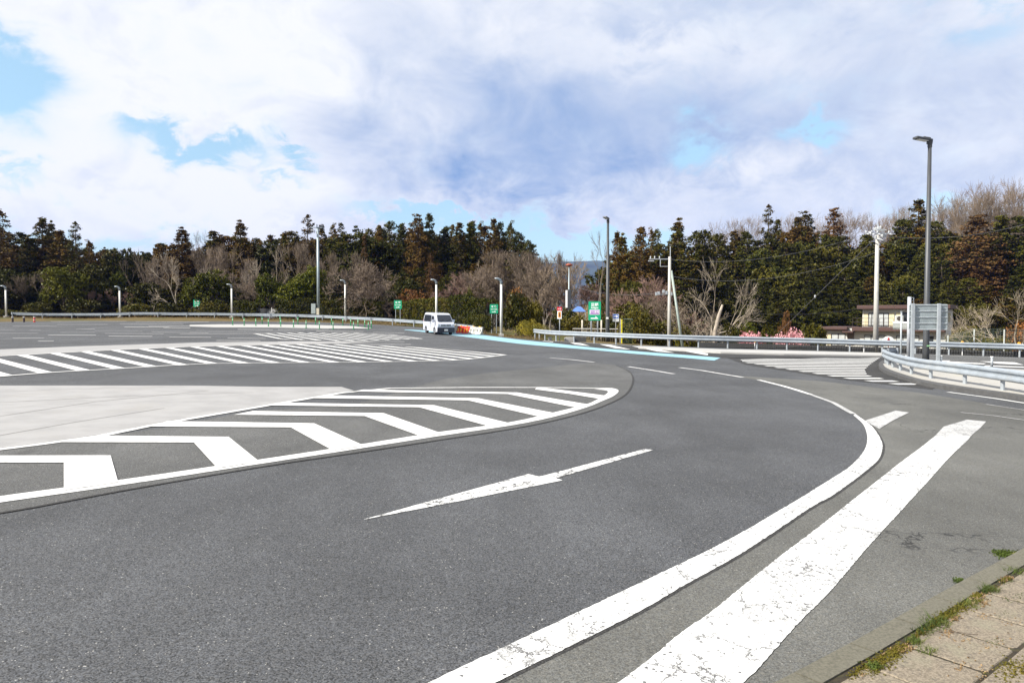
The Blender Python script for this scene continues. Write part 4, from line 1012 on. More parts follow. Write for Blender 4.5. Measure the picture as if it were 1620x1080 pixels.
# ---------------------------------------------------------------- the white van
def make_van():
    M_body = simple('van_white', (.50, .53, .60), .25, var=.02, scale=1); M_body.node_tree.nodes['Principled BSDF'].inputs['Coat Weight'].default_value = .5
    M_glass = simple('van_glass', (.02, .025, .035), .06, var=.0); M_trim = simple('van_bumper', (.025, .028, .04), .5); M_tyre = simple('tyre', (.015, .015, .016), .8); M_rim = simple('wheel_rim', (.35, .36, .38), .35, .6)
    M_light = simple('headlight', (.6, .63, .68), .1); M_chrome = simple('chrome', (.7, .72, .75), .15, .9); M_amb = simple('indicator', (.8, .35, .05), .3); M_plate = simple('plate_white', (.8, .8, .76), .5)
    t = thing('van', 'white van driving towards the camera along the far curve of the car park', 'van')
    # local frame: +x forward, z up, width 1.7
    prof = [(-2.34, .32), (-2.36, 1.0), (-2.30, 1.55), (-2.18, 1.90), (-2.0, 1.97), (.9, 1.98), (1.25, 1.93), (1.42, 1.86), (2.02, 1.20), (2.24, 1.06), (2.32, .86), (2.33, .55), (2.30, .32), (1.95, .26), (-2.2, .28)]
    def half(z): return .845 if z < 1.05 else .845 - .16 * ((z - 1.05) / .93) ** 1.15
    m_ = MB(); n = len(prof)
    rows = [-1, -.93, .93, 1]
    for s in rows:
        for x, z in prof:
            inset = .0 if abs(s) < 1 else .045
            xx = x - math.copysign(inset * .8, x); zz = z - (inset * .5 if z > 1.8 else 0)
            m_.v.append((xx, s * half(z) if abs(s) == 1 else math.copysign(half(z) * .96, s), zz))
    for r_ in range(3):
        for i in range(n): m_.f.append((r_ * n + i, r_ * n + (i + 1) % n, (r_ + 1) * n + (i + 1) % n, (r_ + 1) * n + i)); m_.mi.append(0)
    m_.f += [tuple(range(n))[::-1], tuple(range(3 * n, 4 * n))]; m_.mi += [0, 0]
    m_.build('body', M_body, t, smooth=False)
    def panel(name, pts, s, material, par, out=.012):
        o = MB().poly([(x, s * (half(z) + out), z) for x, z in pts]).poly([(x, s * (half(z) + out * .2), z) for x, z in pts]).build(name, material, par); return o
    for s in (-1, 1):
        panel('side_window', [(-2.14, 1.14), (-2.06, 1.76), (-.66, 1.78), (-.66, 1.14)], s, M_glass, t)
        panel('side_window', [(-.62, 1.14), (-.62, 1.78), (.10, 1.78), (.10, 1.14)], s, M_glass, t)
        d = panel('front_door', [(.2, .42), (.2, 1.80), (1.1, 1.80), (1.62, 1.24), (1.68, .95), (1.2, .42)], s, M_body, t, .008)
        panel('door_window', [(.30, 1.22), (.30, 1.72), (.95, 1.72), (1.42, 1.22)], s, M_glass, d, .016)
        MB().box((.36, s * .87, 1.02), (.16, .02, .035)).build('handle', M_trim, d)
        d2 = panel('sliding_door', [(-.98, .42), (-.98, 1.16), (.14, 1.16), (.14, .42)], s, M_body, t, .008); MB().box((-.05, s * .87, 1.02), (.16, .02, .035)).build('handle', M_trim, d2)
        mr = MB().box((1.45, s * 1.0, 1.28), (.12, .22, .26)).build('mirror', M_body, t, bevel=.03); MB().box((1.38, s * 1.0, 1.28), (.01, .18, .2)).build('mirror_glass', M_glass, mr)
        hl = MB().poly([(2.275, s * .50, .98), (2.275, s * .80, 1.04), (2.15, s * .85, 1.06), (2.2, s * .85, .86), (2.34, s * .80, .80), (2.345, s * .50, .80)]).build('headlight', M_light, t)
        MB().tube([(2.30, s * .66, .91), (2.335, s * .66, .91)], .07, 12).build('lamp_bulb', M_chrome, hl)
        MB().box((2.34, s * .66, .43), (.03, .13, .09)).build('fog_lamp', M_light, t); MB().box((-2.34, s * .76, 1.05), (.05, .12, .5)).build('tail_light', simple('tail_red', (.5, .02, .02), .3), t)
        for x in (1.42, -1.38):
            wl = MB().tube([(x, s * .63, .32), (x, s * .84, .32)], .32, 24).build('wheel', M_tyre, t)
            MB().tube([(x, s * .835, .32), (x, s * .855, .32)], .20, 20).build('rim', M_rim, wl); MB().tube([(x, s * .855, .32), (x, s * .87, .32)], .07, 10).build('hub', M_chrome, wl)
            ar = MB(); N = 14
            for i in range(N):
                a0_, a1_ = math.pi * i / N, math.pi * (i + 1) / N
                q = [(x + r_ * math.cos(a), s * .857, .32 + r_ * math.sin(a)) for a, r_ in ((a0_, .335), (a1_, .335), (a1_, .39), (a0_, .39))]; ar.poly(q)
            ar.poly([(x + .375 * math.cos(math.pi * i / N), s * .851, .30 + .375 * math.sin(math.pi * i / N)) for i in range(N + 1)])
            ar.build('wheel_arch', M_tyre, t)
    MB().poly([(1.46, -.63, 1.835), (1.46, .63, 1.835), (2.04, .70, 1.225), (2.04, -.70, 1.225)]).build('windscreen', M_glass, t).location = (.016, 0, .012)
    wp = MB()
    for y0 in (-.5, .1): wp.tube([(2.07, y0, 1.24), (1.86, y0 + .42, 1.47)], .012, 5)
    wp.build('wipers', M_trim, t)
    MB().box((2.29, 0, .47), (.16, 1.67, .46)).build('bumper', M_trim, t, bevel=.04)
    gr = MB().box((2.31, 0, .89), (.05, .98, .17)).build('grille', M_trim, t, bevel=.015)
    for dz_ in (-.045, 0, .045): MB().box((2.34, 0, .89 + dz_), (.02, .94, .018)).build('grille_bar', M_chrome, gr)
    MB().tube([(2.34, 0, .91), (2.352, 0, .91)], .055, 14).build('badge', M_chrome, gr)
    pl = MB().box((2.385, 0, .46), (.015, .34, .17)).build('number_plate', M_plate, t)
    MB().box((-2.2, 0, .42), (.3, 1.6, .26)).build('rear_bumper', M_trim, t, bevel=.04)
    MB().poly([(-2.355, -.62, 1.18), (-2.26, -.56, 1.74), (-2.26, .56, 1.74), (-2.355, .62, 1.18)]).build('rear_window', M_glass, t).location = (-.03, 0, 0)
    MB().box((1.3, -.45, 2.0), (.02, .02, .3)).build('antenna', M_trim, t)
    # people in the front seats, dark shapes behind glass are not built: glass is tinted
    return t
van = make_van()
fr = G(701, 529); hd = math.atan2(-.92, .39)
c = fr - Vector((math.cos(hd), math.sin(hd), 0)) * 1.45
pitch = math.asin((gz(c.x + math.cos(hd), c.y + math.sin(hd)) - gz(c.x - math.cos(hd), c.y - math.sin(hd))) / 2)
van.location = (c.x, c.y, gz(c.x, c.y)); van.rotation_euler = (0, -pitch, hd)

# ---------------------------------------------------------------- the house
def house():
    Y = 90; k = Y / FPX
    M_wall = simple('house_wall', (.46, .455, .42), .8, var=.05, scale=1.2, dirt=(.4, .37, .3, .4)); M_yel = simple('shutter_cream', (.55, .48, .31), .7, var=.04); M_roof = simple('roof_brown', (.062, .028, .022), .65, var=.1)
    M_fr = simple('window_frame_dark', (.035, .025, .02), .5); M_gl = simple('curtained_glass', (.42, .44, .43), .15, var=.1, scale=1.5); M_glb = simple('dark_glass', (.03, .035, .04), .1); M_grey = simple('corrugated_grey', (.28, .30, .29), .6, var=.15, scale=12)
    cx = 1431; g = at(cx, 500, Y); zb = terr(g.x, g.y) - .1
    t = thing('house', 'two-storey cream house with brown eaves and cream shutters below the wooded hill', 'house', (g.x, g.y, zb), rz=R(-37))
    ca = math.cos(R(37))
    # facade coordinates: a pixel column on the front plane -> local x ; pixel row -> height
    def X(px): 
        d = ray(px, 500); o = Vector((0, 0)); n = Vector((math.cos(R(-37)), math.sin(R(-37)))); p0 = Vector((g.x, g.y))
        # intersect ray with facade line p0 + s*n
        dx_, dy_ = d.x, d.y; det = dx_ * (-n.y) - dy_ * (-n.x); s = (dx_ * p0.y - dy_ * p0.x) / (-(dx_ * n.y - dy_ * n.x)); return s
    def Z(py, px=cx):
        s = X(px); y = g.y + s * math.sin(R(-37)); return at(px, py, y).z - zb
    def slab(name, px0, px1, py0, py1, y0, y1, m_, par=t, bev=0, ref=None):
        r_ = ref or cx
        x0, x1, z1, z0 = X(px0), X(px1), Z(py0, r_), Z(py1, r_)
        return MB().box(((x0 + x1) / 2, (y0 + y1) / 2, (z0 + z1) / 2), (abs(x1 - x0), abs(y1 - y0), abs(z1 - z0))).build(name, m_, par, bevel=bev)
    zg = 0
    D_ = 6.0
    xl, xr = X(1364.6), X(1497)
    z2b, z2t = Z(520), Z(489)
    MB().box(((xl + xr) / 2, D_ / 2, (z2b + z2t) / 2), (xr - xl, D_, z2t - z2b)).build('upper_wall', M_wall, t)
    x1l = X(1341)
    MB().box(((x1l + xr) / 2, D_ / 2 - .05, z2b / 2 - .3), (xr - x1l, D_ + .1, z2b + .6)).build('lower_wall', M_wall, t)
    rf = MB().box(((X(1357.5) + xr + .5) / 2, D_ / 2, (Z(482.5) + Z(488.6)) / 2), (xr + .5 - X(1357.5), D_ + 1.6, Z(482.5) - Z(488.6))).build('roof', M_roof, t, bevel=.05)
    slab('pent_roof', 1351, 1497, 517.6, 524, -1.1, .0, M_roof, bev=.04)
    # left single-storey wing
    w0, w1 = X(1307.8), X(1340.8)
    MB().box(((w0 + w1) / 2, 2.6, Z(524) / 2 - .3), (w1 - w0, 5.4, Z(524) + .6)).build('wing_wall', M_wall, t)
    slab('wing_roof', 1301, 1343, 517.5, 522.5, -.9, 6.0, M_roof, bev=.05)
    slab('porch_awning', 1336, 1353, 524.3, 527, -1.2, 0, M_roof, bev=.02)
    slab('entrance_door', 1341.5, 1352, 527.5, 548, -.14, -.10, simple('door_brown', (.12, .09, .07), .6))
    def window(px0, px1, py0, py1, panes=2, glass=M_gl, y=-.02, drape_=True):
        fr_ = slab('window', px0, px1, py0, py1, y - .05, y, M_fr)
        wpx = (px1 - px0) / panes
        for i in range(panes): slab('pane', px0 + wpx * i + .9, px0 + wpx * (i + 1) - .7, py0 + 1, py1 - .8, y - .07, y - .052, glass, fr_)
        return fr_
    window(1374.5, 1384.5, 494.6, 516.6); window(1390, 1406, 494.6, 516.6); window(1425.5, 1436, 493.7, 508.5, 1, M_glb); window(1443, 1452, 495, 508, 1, M_glb)
    window(1316.3, 1338, 528.6, 549, 2, y=-.12); window(1368, 1390, 530.5, 548, 2, y=-.12); window(1390.6, 1400.5, 530.5, 548, 1, y=-.12); window(1419, 1440, 530.5, 549, 2, y=-.12); window(1442, 1455, 530.5, 549, 1, y=-.12); window(1467, 1478, 531, 545, 1, M_glb, y=-.12)
    for a_, b_, c_, d_ in ((1365, 1373.3, 494.7, 516.2), (1407, 1414.8, 494.7, 516.2), (1418, 1425, 494, 506), (1309, 1315.5, 529, 549)): slab('shutter', a_, b_, c_, d_, -.19 if a_ < 1320 else -.09, -.16 if a_ < 1320 else -.002, M_yel)
    bal = MB()
    zt, zm = Z(503.3), Z(516.5)
    for zz in (zt, (zt + zm) / 2): bal.box(((X(1352) + X(1416)) / 2, -1.0, zz), (X(1416) - X(1352), .05, .05))
    n = 9
    for i in range(n + 1): bal.box((X(1352) + (X(1416) - X(1352)) * i / n, -1.0, (zt + zm) / 2 - .05), (.035, .035, zt - zm))
    bal.build('balcony_railing', M_fr, t)
    slab('balcony_panel', 1415.5, 1438, 510.5, 521, -1.1, -1.02, M_grey); slab('balcony_ledge', 1415.5, 1438, 508.8, 510.6, -1.15, 0, M_swhite)
    ac = slab('air_conditioner', 1419.5, 1431, 499, 508.6, -.9, -.35, simple('ac_grey', (.35, .36, .35), .5), bev=.04)
    xa, za = (X(1419.5) + X(1431)) / 2, (Z(499) + Z(508.6)) / 2; MB().tube([(xa, -.92, za), (xa, -.90, za)], .28, 18).build('fan_grille', M_fr, ac)
    # right gable side window
    MB().box((xr + .03, 2.7, Z(502)), (.06, 1.6, 1.1)).build('side_window', simple('shutter_grey_beige', (.33, .30, .20), .7), t)
    slab('drainpipe', 1365.6, 1366.2, 489, 518, -.14, -.10, M_swhite)
    return t
house()
# ---------------------------------------------------------------- foliage
def leafmat(name, cols, rough=.6, var=.5, nscale=.8):
    """cols: list of base colours mixed by object-space clumps and per-tree random"""
    m, n, b = mat(name); p = n.coord('Object')
    oi = n.n.new('ShaderNodeObjectInfo').outputs['Random']
    f1 = n.noise(n.comb(n.sep(p)[0], n.add(n.sep(p)[1], n.mul(oi, 31)), n.sep(p)[2]), nscale, 4, .6); f2 = n.noise(p, 3.5, 3, .7)
    c = n.mix(n.rng(n.add(f1, n.mul(n.sub(oi, .5), .35)), .36, .64), rgb(*cols[0]), rgb(*cols[1]))
    if len(cols) > 2: c = n.mix(n.rng(f2, .5, .72), c, rgb(*cols[2]))
    v = n.rng(n.m('FRACT', n.mul(oi, 7.31)), 0, 1, 1 - var * .5, 1 + var * .5, smooth=False)
    c = n.mix(1.0, c, n.comb(v, v, v), 'MULTIPLY')
    n.put(b, 'Base Color', c); b.inputs['Roughness'].default_value = rough; b.inputs['Specular IOR Level'].default_value = .1
    return m
M_ced = leafmat('cedar_foliage', [(0.045, 0.046, 0.0063), (0.090, 0.052, 0.0099), (0.134, 0.072, 0.0135)])
M_cedg = leafmat('cypress_foliage', [(0.030, 0.034, 0.0040), (0.055, 0.052, 0.0060), (0.083, 0.067, 0.0087)])
M_cedr = leafmat('rusty_cedar_foliage', [(.080, .044, .015), (.125, .062, .020), (.052, .045, .015)])
M_brd = leafmat('evergreen_leaves', [(0.050, 0.062, 0.0054), (0.101, 0.100, 0.0081), (0.157, 0.140, 0.0135)], .4)
M_brdd = leafmat('dark_evergreen_leaves', [(0.032, 0.036, 0.0044), (0.060, 0.053, 0.0067), (0.091, 0.074, 0.0100)], .45)
M_hedge = leafmat('hedge_leaves', [(0.039, 0.045, 0.0054), (0.084, 0.070, 0.0090), (0.123, 0.095, 0.0135)], .5)
M_yel = leafmat('yellow_green_leaves', [(.22, .18, .02), (.10, .10, .02), (.30, .22, .03)], .5)
M_pink = leafmat('pink_blossom', [(.48, .20, .22), (.58, .30, .32), (.28, .11, .11)], .6)
M_rust = leafmat('rust_brown_leaves', [(.18, .07, .02), (.11, .055, .02), (.24, .11, .03)], .6)
M_bark = simple('bark_brown', (.10, .075, .055), .9, var=.2, scale=4)
M_barkp = simple('bark_pale', (.34, .29, .23), .85, var=.2, scale=3, dirt=(.16, .13, .10, .6))
M_barkg = simple('bark_grey', (.20, .175, .145), .9, var=.2, scale=3)
M_twig = leafmat('twigs_brown', [(.155, .12, .086), (.195, .15, .112), (.12, .098, .074)], .8, .3)
M_twigr = leafmat('twigs_reddish', [(.20, .125, .10), (.15, .10, .08), (.24, .15, .11)], .8, .3)
M_twigp = leafmat('twigs_pale', [(.32, .27, .21), (.24, .20, .15), (.38, .32, .25)], .8, .3)

def leaves(centers, radii, per, size, rng, flat=1.0, aspect=.55):
    """many small pointed leaves scattered about the centres"""
    centers = np.asarray(centers, float); radii = np.asarray(radii, float)
    n = len(centers); idx = np.repeat(np.arange(n), per); N = len(idx)
    off_ = rng.normal(size=(N, 3)); off_ /= np.linalg.norm(off_, axis=1, keepdims=True) + 1e-6
    off_ *= (rng.random((N, 1)) ** .45) * radii[idx][:, None]; off_[:, 2] *= flat
    c = centers[idx] + off_
    a = rng.normal(size=(N, 3)); a /= np.linalg.norm(a, axis=1, keepdims=True)
    b = np.cross(a, rng.normal(size=(N, 3))); b /= np.linalg.norm(b, axis=1, keepdims=True) + 1e-6
    s = size * (.6 + .8 * rng.random((N, 1)))
    v = np.stack([c + a * s, c + b * s * aspect, c - a * s * .8, c - b * s * aspect], 1).reshape(-1, 3)
    return v, np.arange(N * 4).reshape(-1, 4)
def quads_mesh(name, v, f, material):
    me = bpy.data.meshes.new(name); me.vertices.add(len(v)); me.vertices.foreach_set('co', v.astype(np.float32).ravel())
    k = f.shape[1]; me.loops.add(f.size); me.loops.foreach_set('vertex_index', f.astype(np.int32).ravel())
    me.polygons.add(len(f)); me.polygons.foreach_set('loop_start', np.arange(0, f.size, k, dtype=np.int32)); me.polygons.foreach_set('loop_total', np.full(len(f), k, dtype=np.int32))
    me.update(); me.validate(); me.materials.append(material); return me
def conifer(seed, H=16, Rm=2.9, gap=.6, start=.12, power=.8, leaf=.135, material=None, drooping=.25, per=38, clump=.66, rag=.35):
    rng = np.random.default_rng(seed); cs, rs_ = [], []; br = MB()
    z = H * start
    while z < H * .985:
        t = (z / H - start) / (1 - start)
        Rz = Rm * (1 - t) ** power * rng.uniform(1 - rag, 1 + rag * .5) + .12
        nb = int(4 + 5 * (1 - t)); a0 = rng.uniform(0, 6.28)
        for k in range(nb):
            a = a0 + 6.283 * k / nb + rng.uniform(-.35, .35); r_ = Rz * rng.uniform(.65, 1.12)
            m_ = max(1, int(r_ / .62))
            for q in range(m_):
                f = (q + .8) / m_
                zz = z + rng.uniform(-.4, .4) + (-drooping * r_ * f + .18 * r_ * f * f) + .1
                cs.append((math.cos(a) * r_ * f, math.sin(a) * r_ * f, zz)); rs_.append(clump * (1.1 - .35 * f) * (.6 + .8 * rng.random()) * (1 - .35 * t))
            if r_ > .6: br.tube([(0, 0, z), (math.cos(a) * r_ * .9, math.sin(a) * r_ * .9, z - drooping * r_ * .6)], [.05, .015], 3, False)
        z += gap * rng.uniform(.7, 1.3) * (1 - .35 * t)
    cs.append((0, 0, H - .2)); rs_.append(.22); cs.append((0, 0, H - .05)); rs_.append(.12)
    v, f = leaves(cs, rs_, per, leaf, rng, .75, .45)
    crown = quads_mesh('crown', v, f, material)
    br.tube([(0, 0, -1.5), (0.05, .03, H * .5), (0, 0, H * .97)], [.24, .15, .03], 7)
    return br.mesh('trunk', M_bark), crown
def broad(seed, H=8, Rm=3.2, lobes=14, material=None, leaf=.2, per=16, nclump=26, low=.12, trunk=True):
    rng = np.random.default_rng(seed); cs, rs_ = [], []; br = MB()
    for i in range(lobes):
        u = rng.normal(size=3); u /= np.linalg.norm(u); rr_ = rng.uniform(.35, .72)
        L = np.array([u[0] * Rm * rr_, u[1] * Rm * rr_, H * (low + (1 - low) * .52) + u[2] * H * (1 - low) * .5 * rr_]); lr_ = Rm * rng.uniform(.30, .48)
        for k in range(nclump):
            w_ = rng.normal(size=3); w_ /= np.linalg.norm(w_); w_[2] = w_[2] * .9 + .12
            cs.append(L + w_ * lr_ * rng.uniform(.75, 1.05)); rs_.append(.30 * rng.uniform(.6, 1.3))
        if trunk: br.tube([(0, 0, H * .15), tuple(L * .55 + np.array([0, 0, H * .12])), tuple(L)], [.1, .06, .02], 4, False)
    v, f = leaves(cs, rs_, per, leaf, rng, .9, .55)
    br.tube([(0, 0, -1), (0, 0, H * .35)], [.2, .13], 7)
    return br.mesh('trunk', M_bark), quads_mesh('crown', v, f, material)
def bare(seed, H=9, spread=.55, depth=6, stems=1, r0=.16, upward=.25, tm=None, bm_=None, twigs=3, kink=.18, ratio=.78, thin=.011, split=(2, 3), first=.24):
    rng = random.Random(seed); T = MB(); B = MB()
    def grow(p, d, L, r_, lev):
        n = 3 if lev < 3 else 2; pts = [p]; dd = d.copy()
        for i in range(n):
            dd = (dd + Vector((rng.gauss(0, kink), rng.gauss(0, kink), rng.gauss(0, kink) + upward * .25))).normalized(); pts.append(pts[-1] + dd * (L / n))
        r1 = max(thin, r_ * .66)
        (T if lev < 2 else B).tube(pts, [r_ + (r1 - r_) * i / n for i in range(n + 1)], 6 if lev < 2 else (4 if lev < 3 else 3), False)
        if lev >= depth: return
        k = rng.randint(*split) + (twigs if lev >= depth - 2 else 0)
        for j in range(k):
            ax = Vector((rng.gauss(0, 1), rng.gauss(0, 1), rng.gauss(0, .6)))
            ax -= ax.project(dd); ax.normalize()
            nd = (dd + ax * spread * rng.uniform(.5, 1.4) + Vector((0, 0, upward * .5))).normalized()
            src = pts[-1] if j < 2 else pts[rng.randint(1, n)]
            grow(src, nd, L * ratio * rng.uniform(.75, 1.15), max(thin, r1 * (.82 if j < 2 else .6)), lev + 1)
    for s in range(stems):
        a = 6.283 * s / stems + rng.uniform(0, 1); d = Vector((math.cos(a) * (.45 if stems > 1 else .05), math.sin(a) * (.45 if stems > 1 else .05), 1)).normalized()
        grow(Vector((math.cos(a) * .12, math.sin(a) * .12, -.4)), d, H * first, r0 * rng.uniform(.8, 1.1), 0)
    zmax = max(v[2] for v in (B.v or T.v)); k = H / zmax
    for mb_ in (T, B): mb_.v = [(x * k, y * k, z * k) for x, y, z in mb_.v]
    return T.mesh('trunk', tm or M_barkg), B.mesh('branches', bm_ or M_twig)
KIND = {}
def reg(kind, H, meshes, R_=3.0): KIND.setdefault(kind, []).append((H, meshes, R_))
for i in range(4): reg('cedar', 16, conifer(10 + i, 16, 2.9 + .25 * (i % 3), .48, .1, (.72, .9, .6, .8)[i], material=M_ced, rag=.4))
for i in range(3): reg('cypress', 14, conifer(30 + i, 14, 2.7 + .3 * i, .5, .06, (.55, .7, .85)[i], material=M_cedg, rag=.3, drooping=.1))
for i in range(2): reg('layered', 16, conifer(50 + i, 16, 2.5, 1.15, .15, .62, material=M_ced, rag=.55, clump=.66, per=44, drooping=.12))
reg('rusty', 14, conifer(61, 14, 3.0, .6, .1, .65, material=M_cedr, rag=.45)); reg('rusty', 14, conifer(62, 14, 2.3, .7, .12, .8, material=M_cedr, rag=.5))
for i in range(3): reg('round_dark', 12, broad(70 + i, 12, 3.2, 22, (M_ced, M_brdd, M_ced)[i], .14, 30, 30, .1))
for i in range(3): reg('evergreen', 8, broad(80 + i, 8, 3.3, 18, M_brd, .14, 22, 32))
for i in range(3): reg('dark_evergreen', 8, broad(90 + i, 8, 3.2, 16, M_brdd, .145, 22, 30))
for i in range(2): reg('shrub', 2.2, broad(100 + i, 2.2, 1.6, 9, M_hedge, .085, 14, 26, .02, False))
reg('yellow_shrub', 1.6, broad(104, 1.6, 1.5, 8, M_yel, .07, 14, 22, .02, False)); reg('rust_shrub', 2.4, broad(105, 2.4, 1.7, 8, M_rust, .09, 14, 22, .02, False))
reg('dark_shrub', 2.4, broad(106, 2.4, 1.8, 9, M_brdd, .1, 14, 26, .02, False)); reg('dark_shrub', 2.4, broad(107, 2.4, 1.8, 9, M_hedge, .1, 14, 26, .02, False))
for i in range(3): reg('bare_round', 9, bare(200 + i, 9, .50, 6, 3, .13, .22, M_barkg, M_twig, 2, split=(2, 3), first=.2))
for i in range(3): reg('bare_airy', 11, bare(260 + i, 11, .58, 6, 3, .16, .18, M_barkg, M_twig, 2, first=.26, thin=.010))
for i in range(2): reg('bare_red', 7, bare(210 + i, 7, .55, 6, 4, .09, .15, M_barkg, M_twigr, 2, first=.18))
for i in range(3): reg('bare_tall', 12, bare(220 + i, 12, .5, 6, 1, .17, .25, M_barkg, M_twig, 2, first=.30, thin=.009))
for i in range(2): reg('bare_pale', 9, bare(230 + i, 9, .6, 5, 2, .17, .12, M_barkp, M_twigp, 2, first=.26))
reg('bare_sparse', 11, bare(241, 11, .5, 5, 1, .17, .35, M_barkg, M_twig, 1, first=.32, thin=.014))
reg('bare_spread', 7, bare(251, 7, .75, 6, 5, .12, .02, M_barkg, M_twig, 2, first=.2))
NAMES = {'cedar': ('cedar_tree', 'conifer'), 'cypress': ('cypress_tree', 'conifer'), 'layered': ('cedar_tree', 'conifer'), 'rusty': ('cedar_tree', 'conifer'), 'round_dark': ('evergreen_tree', 'tree'), 'evergreen': ('evergreen_tree', 'tree'),
         'dark_evergreen': ('evergreen_tree', 'tree'), 'shrub': ('shrub', 'shrub'), 'yellow_shrub': ('shrub', 'shrub'), 'rust_shrub': ('shrub', 'shrub'), 'dark_shrub': ('shrub', 'shrub'), 'bare_round': ('bare_tree', 'bare tree'), 'bare_red': ('bare_tree', 'bare tree'),
         'bare_airy': ('bare_tree', 'bare tree'), 'bare_tall': ('bare_tree', 'bare tree'), 'bare_pale': ('bare_tree', 'bare tree'), 'bare_sparse': ('bare_tree', 'bare tree'), 'bare_spread': ('bare_tree', 'bare tree')}
rt = random.Random(77); ntree = 0
def plant(kind, px, Y, top_py=None, H=None, w=None, label=None, group=None, variant=None, ident=None):
    """w: crown width in photo pixels (sets the horizontal scale)"""
    global ntree
    lst = KIND[kind]; H0, (tm, cm), R0 = lst[variant % len(lst)] if variant is not None else rt.choice(lst)
    p = at(px, 500, Y); z = terr(p.x, p.y) - .1
    if top_py is not None: H = at(px, top_py, Y).z - z
    s = H / H0
    nm, cat = NAMES[kind]
    t = thing(nm, label, cat, (p.x, p.y, z), rt.uniform(0, 6.28), group)
    sh = s
    if w: sh = (w * Y / FPX) / (2 * crown_r(cm))
    if 'bare' in kind: sh = max(min(sh, 1.3 * s), (.62 if H > 9 else .9) * s)
    t.scale = (sh, sh, s)
    link('trunk', tm, t); link('crown' if 'bare' not in kind else 'branches', cm, t); ntree += 1
    return t
_cr = {}
def crown_r(me):
    if me.name not in _cr:
        a = np.empty(len(me.vertices) * 3, np.float32); me.vertices.foreach_get('co', a); a = a.reshape(-1, 3)
        _cr[me.name] = float(np.percentile(np.hypot(a[:, 0], a[:, 1]), 97))
    return _cr[me.name]

# skyline trees, traced one by one: kind, px, top, width, Y
def between(px):
    for a, b, s in ((-90, 10, 'at the left frame edge'), (10, 190, 'between first and second pale lamps'), (190, 367, 'between second and third pale lamps'), (367, 503, 'between third pale lamp and camera mast'),
                    (503, 600, 'just right of the camera mast'), (600, 690, 'above the hedge left of van'), (690, 793, 'between the two lamps by the van'), (793, 880, 'right of the last pale lamp'), (880, 961, 'before the distant mountain'),
                    (961, 1058, 'left of the left utility pole'), (1058, 1200, 'right of the left utility pole'), (1200, 1300, 'above the pink blossom shrubs'), (1300, 1385, 'above the left of the house'),
                    (1385, 1467, 'left of the tall right lamp'), (1467, 1560, 'right of the tall right lamp'), (1560, 1800, 'at the right frame edge')):
        if a <= px < b: return s
DESC = {'cedar': 'brown-green cedar', 'cypress': 'dark green cypress', 'layered': 'gappy dark layered cedar', 'rusty': 'rust-brown cedar', 'round_dark': 'round-topped dark evergreen', 'evergreen': 'bright green round tree', 'dark_evergreen': 'dull green bushy tree',
        'bare_round': 'dense grey-brown bare tree', 'bare_airy': 'airy spreading bare tree', 'bare_red': 'reddish bare tree', 'bare_tall': 'tall upright bare tree', 'bare_pale': 'pale-barked bare tree', 'bare_sparse': 'sparse bare tree', 'bare_spread': 'wide-spreading bare tree'}
sky_l = [('layered', 3, 334, 38, 118), ('cedar', 48, 372, 44, 122), ('cedar', 70, 347, 36, 124), ('cedar', 84, 349, 26, 126), ('cedar', 97, 367, 40, 121), ('layered', 122, 351, 27, 120), ('layered', 143, 382, 20, 124), ('cedar', 167, 391, 18, 126),
         ('dark_evergreen', 186, 388, 30, 122), ('dark_evergreen', 204, 388, 22, 123), ('dark_evergreen', 226, 397, 22, 124), ('cedar', 251, 386, 26, 125), ('round_dark', 266, 380, 26, 126), ('cedar', 290, 359, 42, 122), ('cedar', 340, 366, 44, 124), ('round_dark', 355, 371, 30, 126),
         ('cedar', 382, 348, 38, 124), ('round_dark', 405, 372, 28, 126), ('round_dark', 432, 367, 32, 125), ('cedar', 451, 370, 20, 128), ('round_dark', 467, 363, 28, 125), ('layered', 488, 340, 28, 124), ('cedar', 510, 358, 24, 128),
         ('layered', 528, 356, 20, 122), ('layered', 541, 353, 24, 124), ('round_dark', 566, 347, 46, 122), ('cypress', 584, 362, 26, 128), ('cedar', 600, 357, 26, 124), ('cypress', 617, 350, 30, 124), ('cypress', 636, 357, 34, 123), ('cedar', 661, 339, 34, 121), ('cypress', 680, 339, 24, 122),
         ('cypress', 705, 365, 34, 123), ('cedar', 716, 356, 20, 125), ('cedar', 727, 353, 32, 122), ('cypress', 745, 355, 30, 123), ('layered', 760, 354, 20, 124), ('cedar', 781, 349, 26, 121), ('cypress', 791, 353, 24, 123), ('layered', 808, 353, 20, 121), ('cypress', 820, 368, 28, 121), ('cypress', 835, 380, 22, 119)]
sky_r = [('cedar', 976, 370, 26, 112), ('cedar', 984, 369, 34, 111), ('cedar', 1013, 360, 42, 110), ('layered', 1030, 364, 20, 114), ('cypress', 1037, 363, 24, 114), ('cedar', 1072, 345, 44, 116), ('cypress', 1100, 366, 40, 122), ('cypress', 1114, 364, 40, 120), ('cypress', 1133, 370, 40, 118),
         ('layered', 1214, 324, 26, 150), ('cedar', 1228, 348, 26, 150), ('cedar', 1260, 344, 30, 150), ('cedar', 1272, 334, 38, 150), ('rusty', 1317, 330, 34, 154), ('cedar', 1160, 366, 34, 146), ('cypress', 1180, 368, 34, 144), ('cypress', 1325, 374, 44, 140), ('cypress', 1370, 372, 40, 140),
         ('cedar', 1450, 319, 42, 150), ('cypress', 1478, 350, 40, 144), ('rusty', 1543, 341, 64, 128), ('cypress', 1581, 345, 54, 132), ('cypress', 1612, 344, 50, 130), ('cypress', 1645, 350, 60, 128), ('cypress', 1425, 348, 46, 144)]
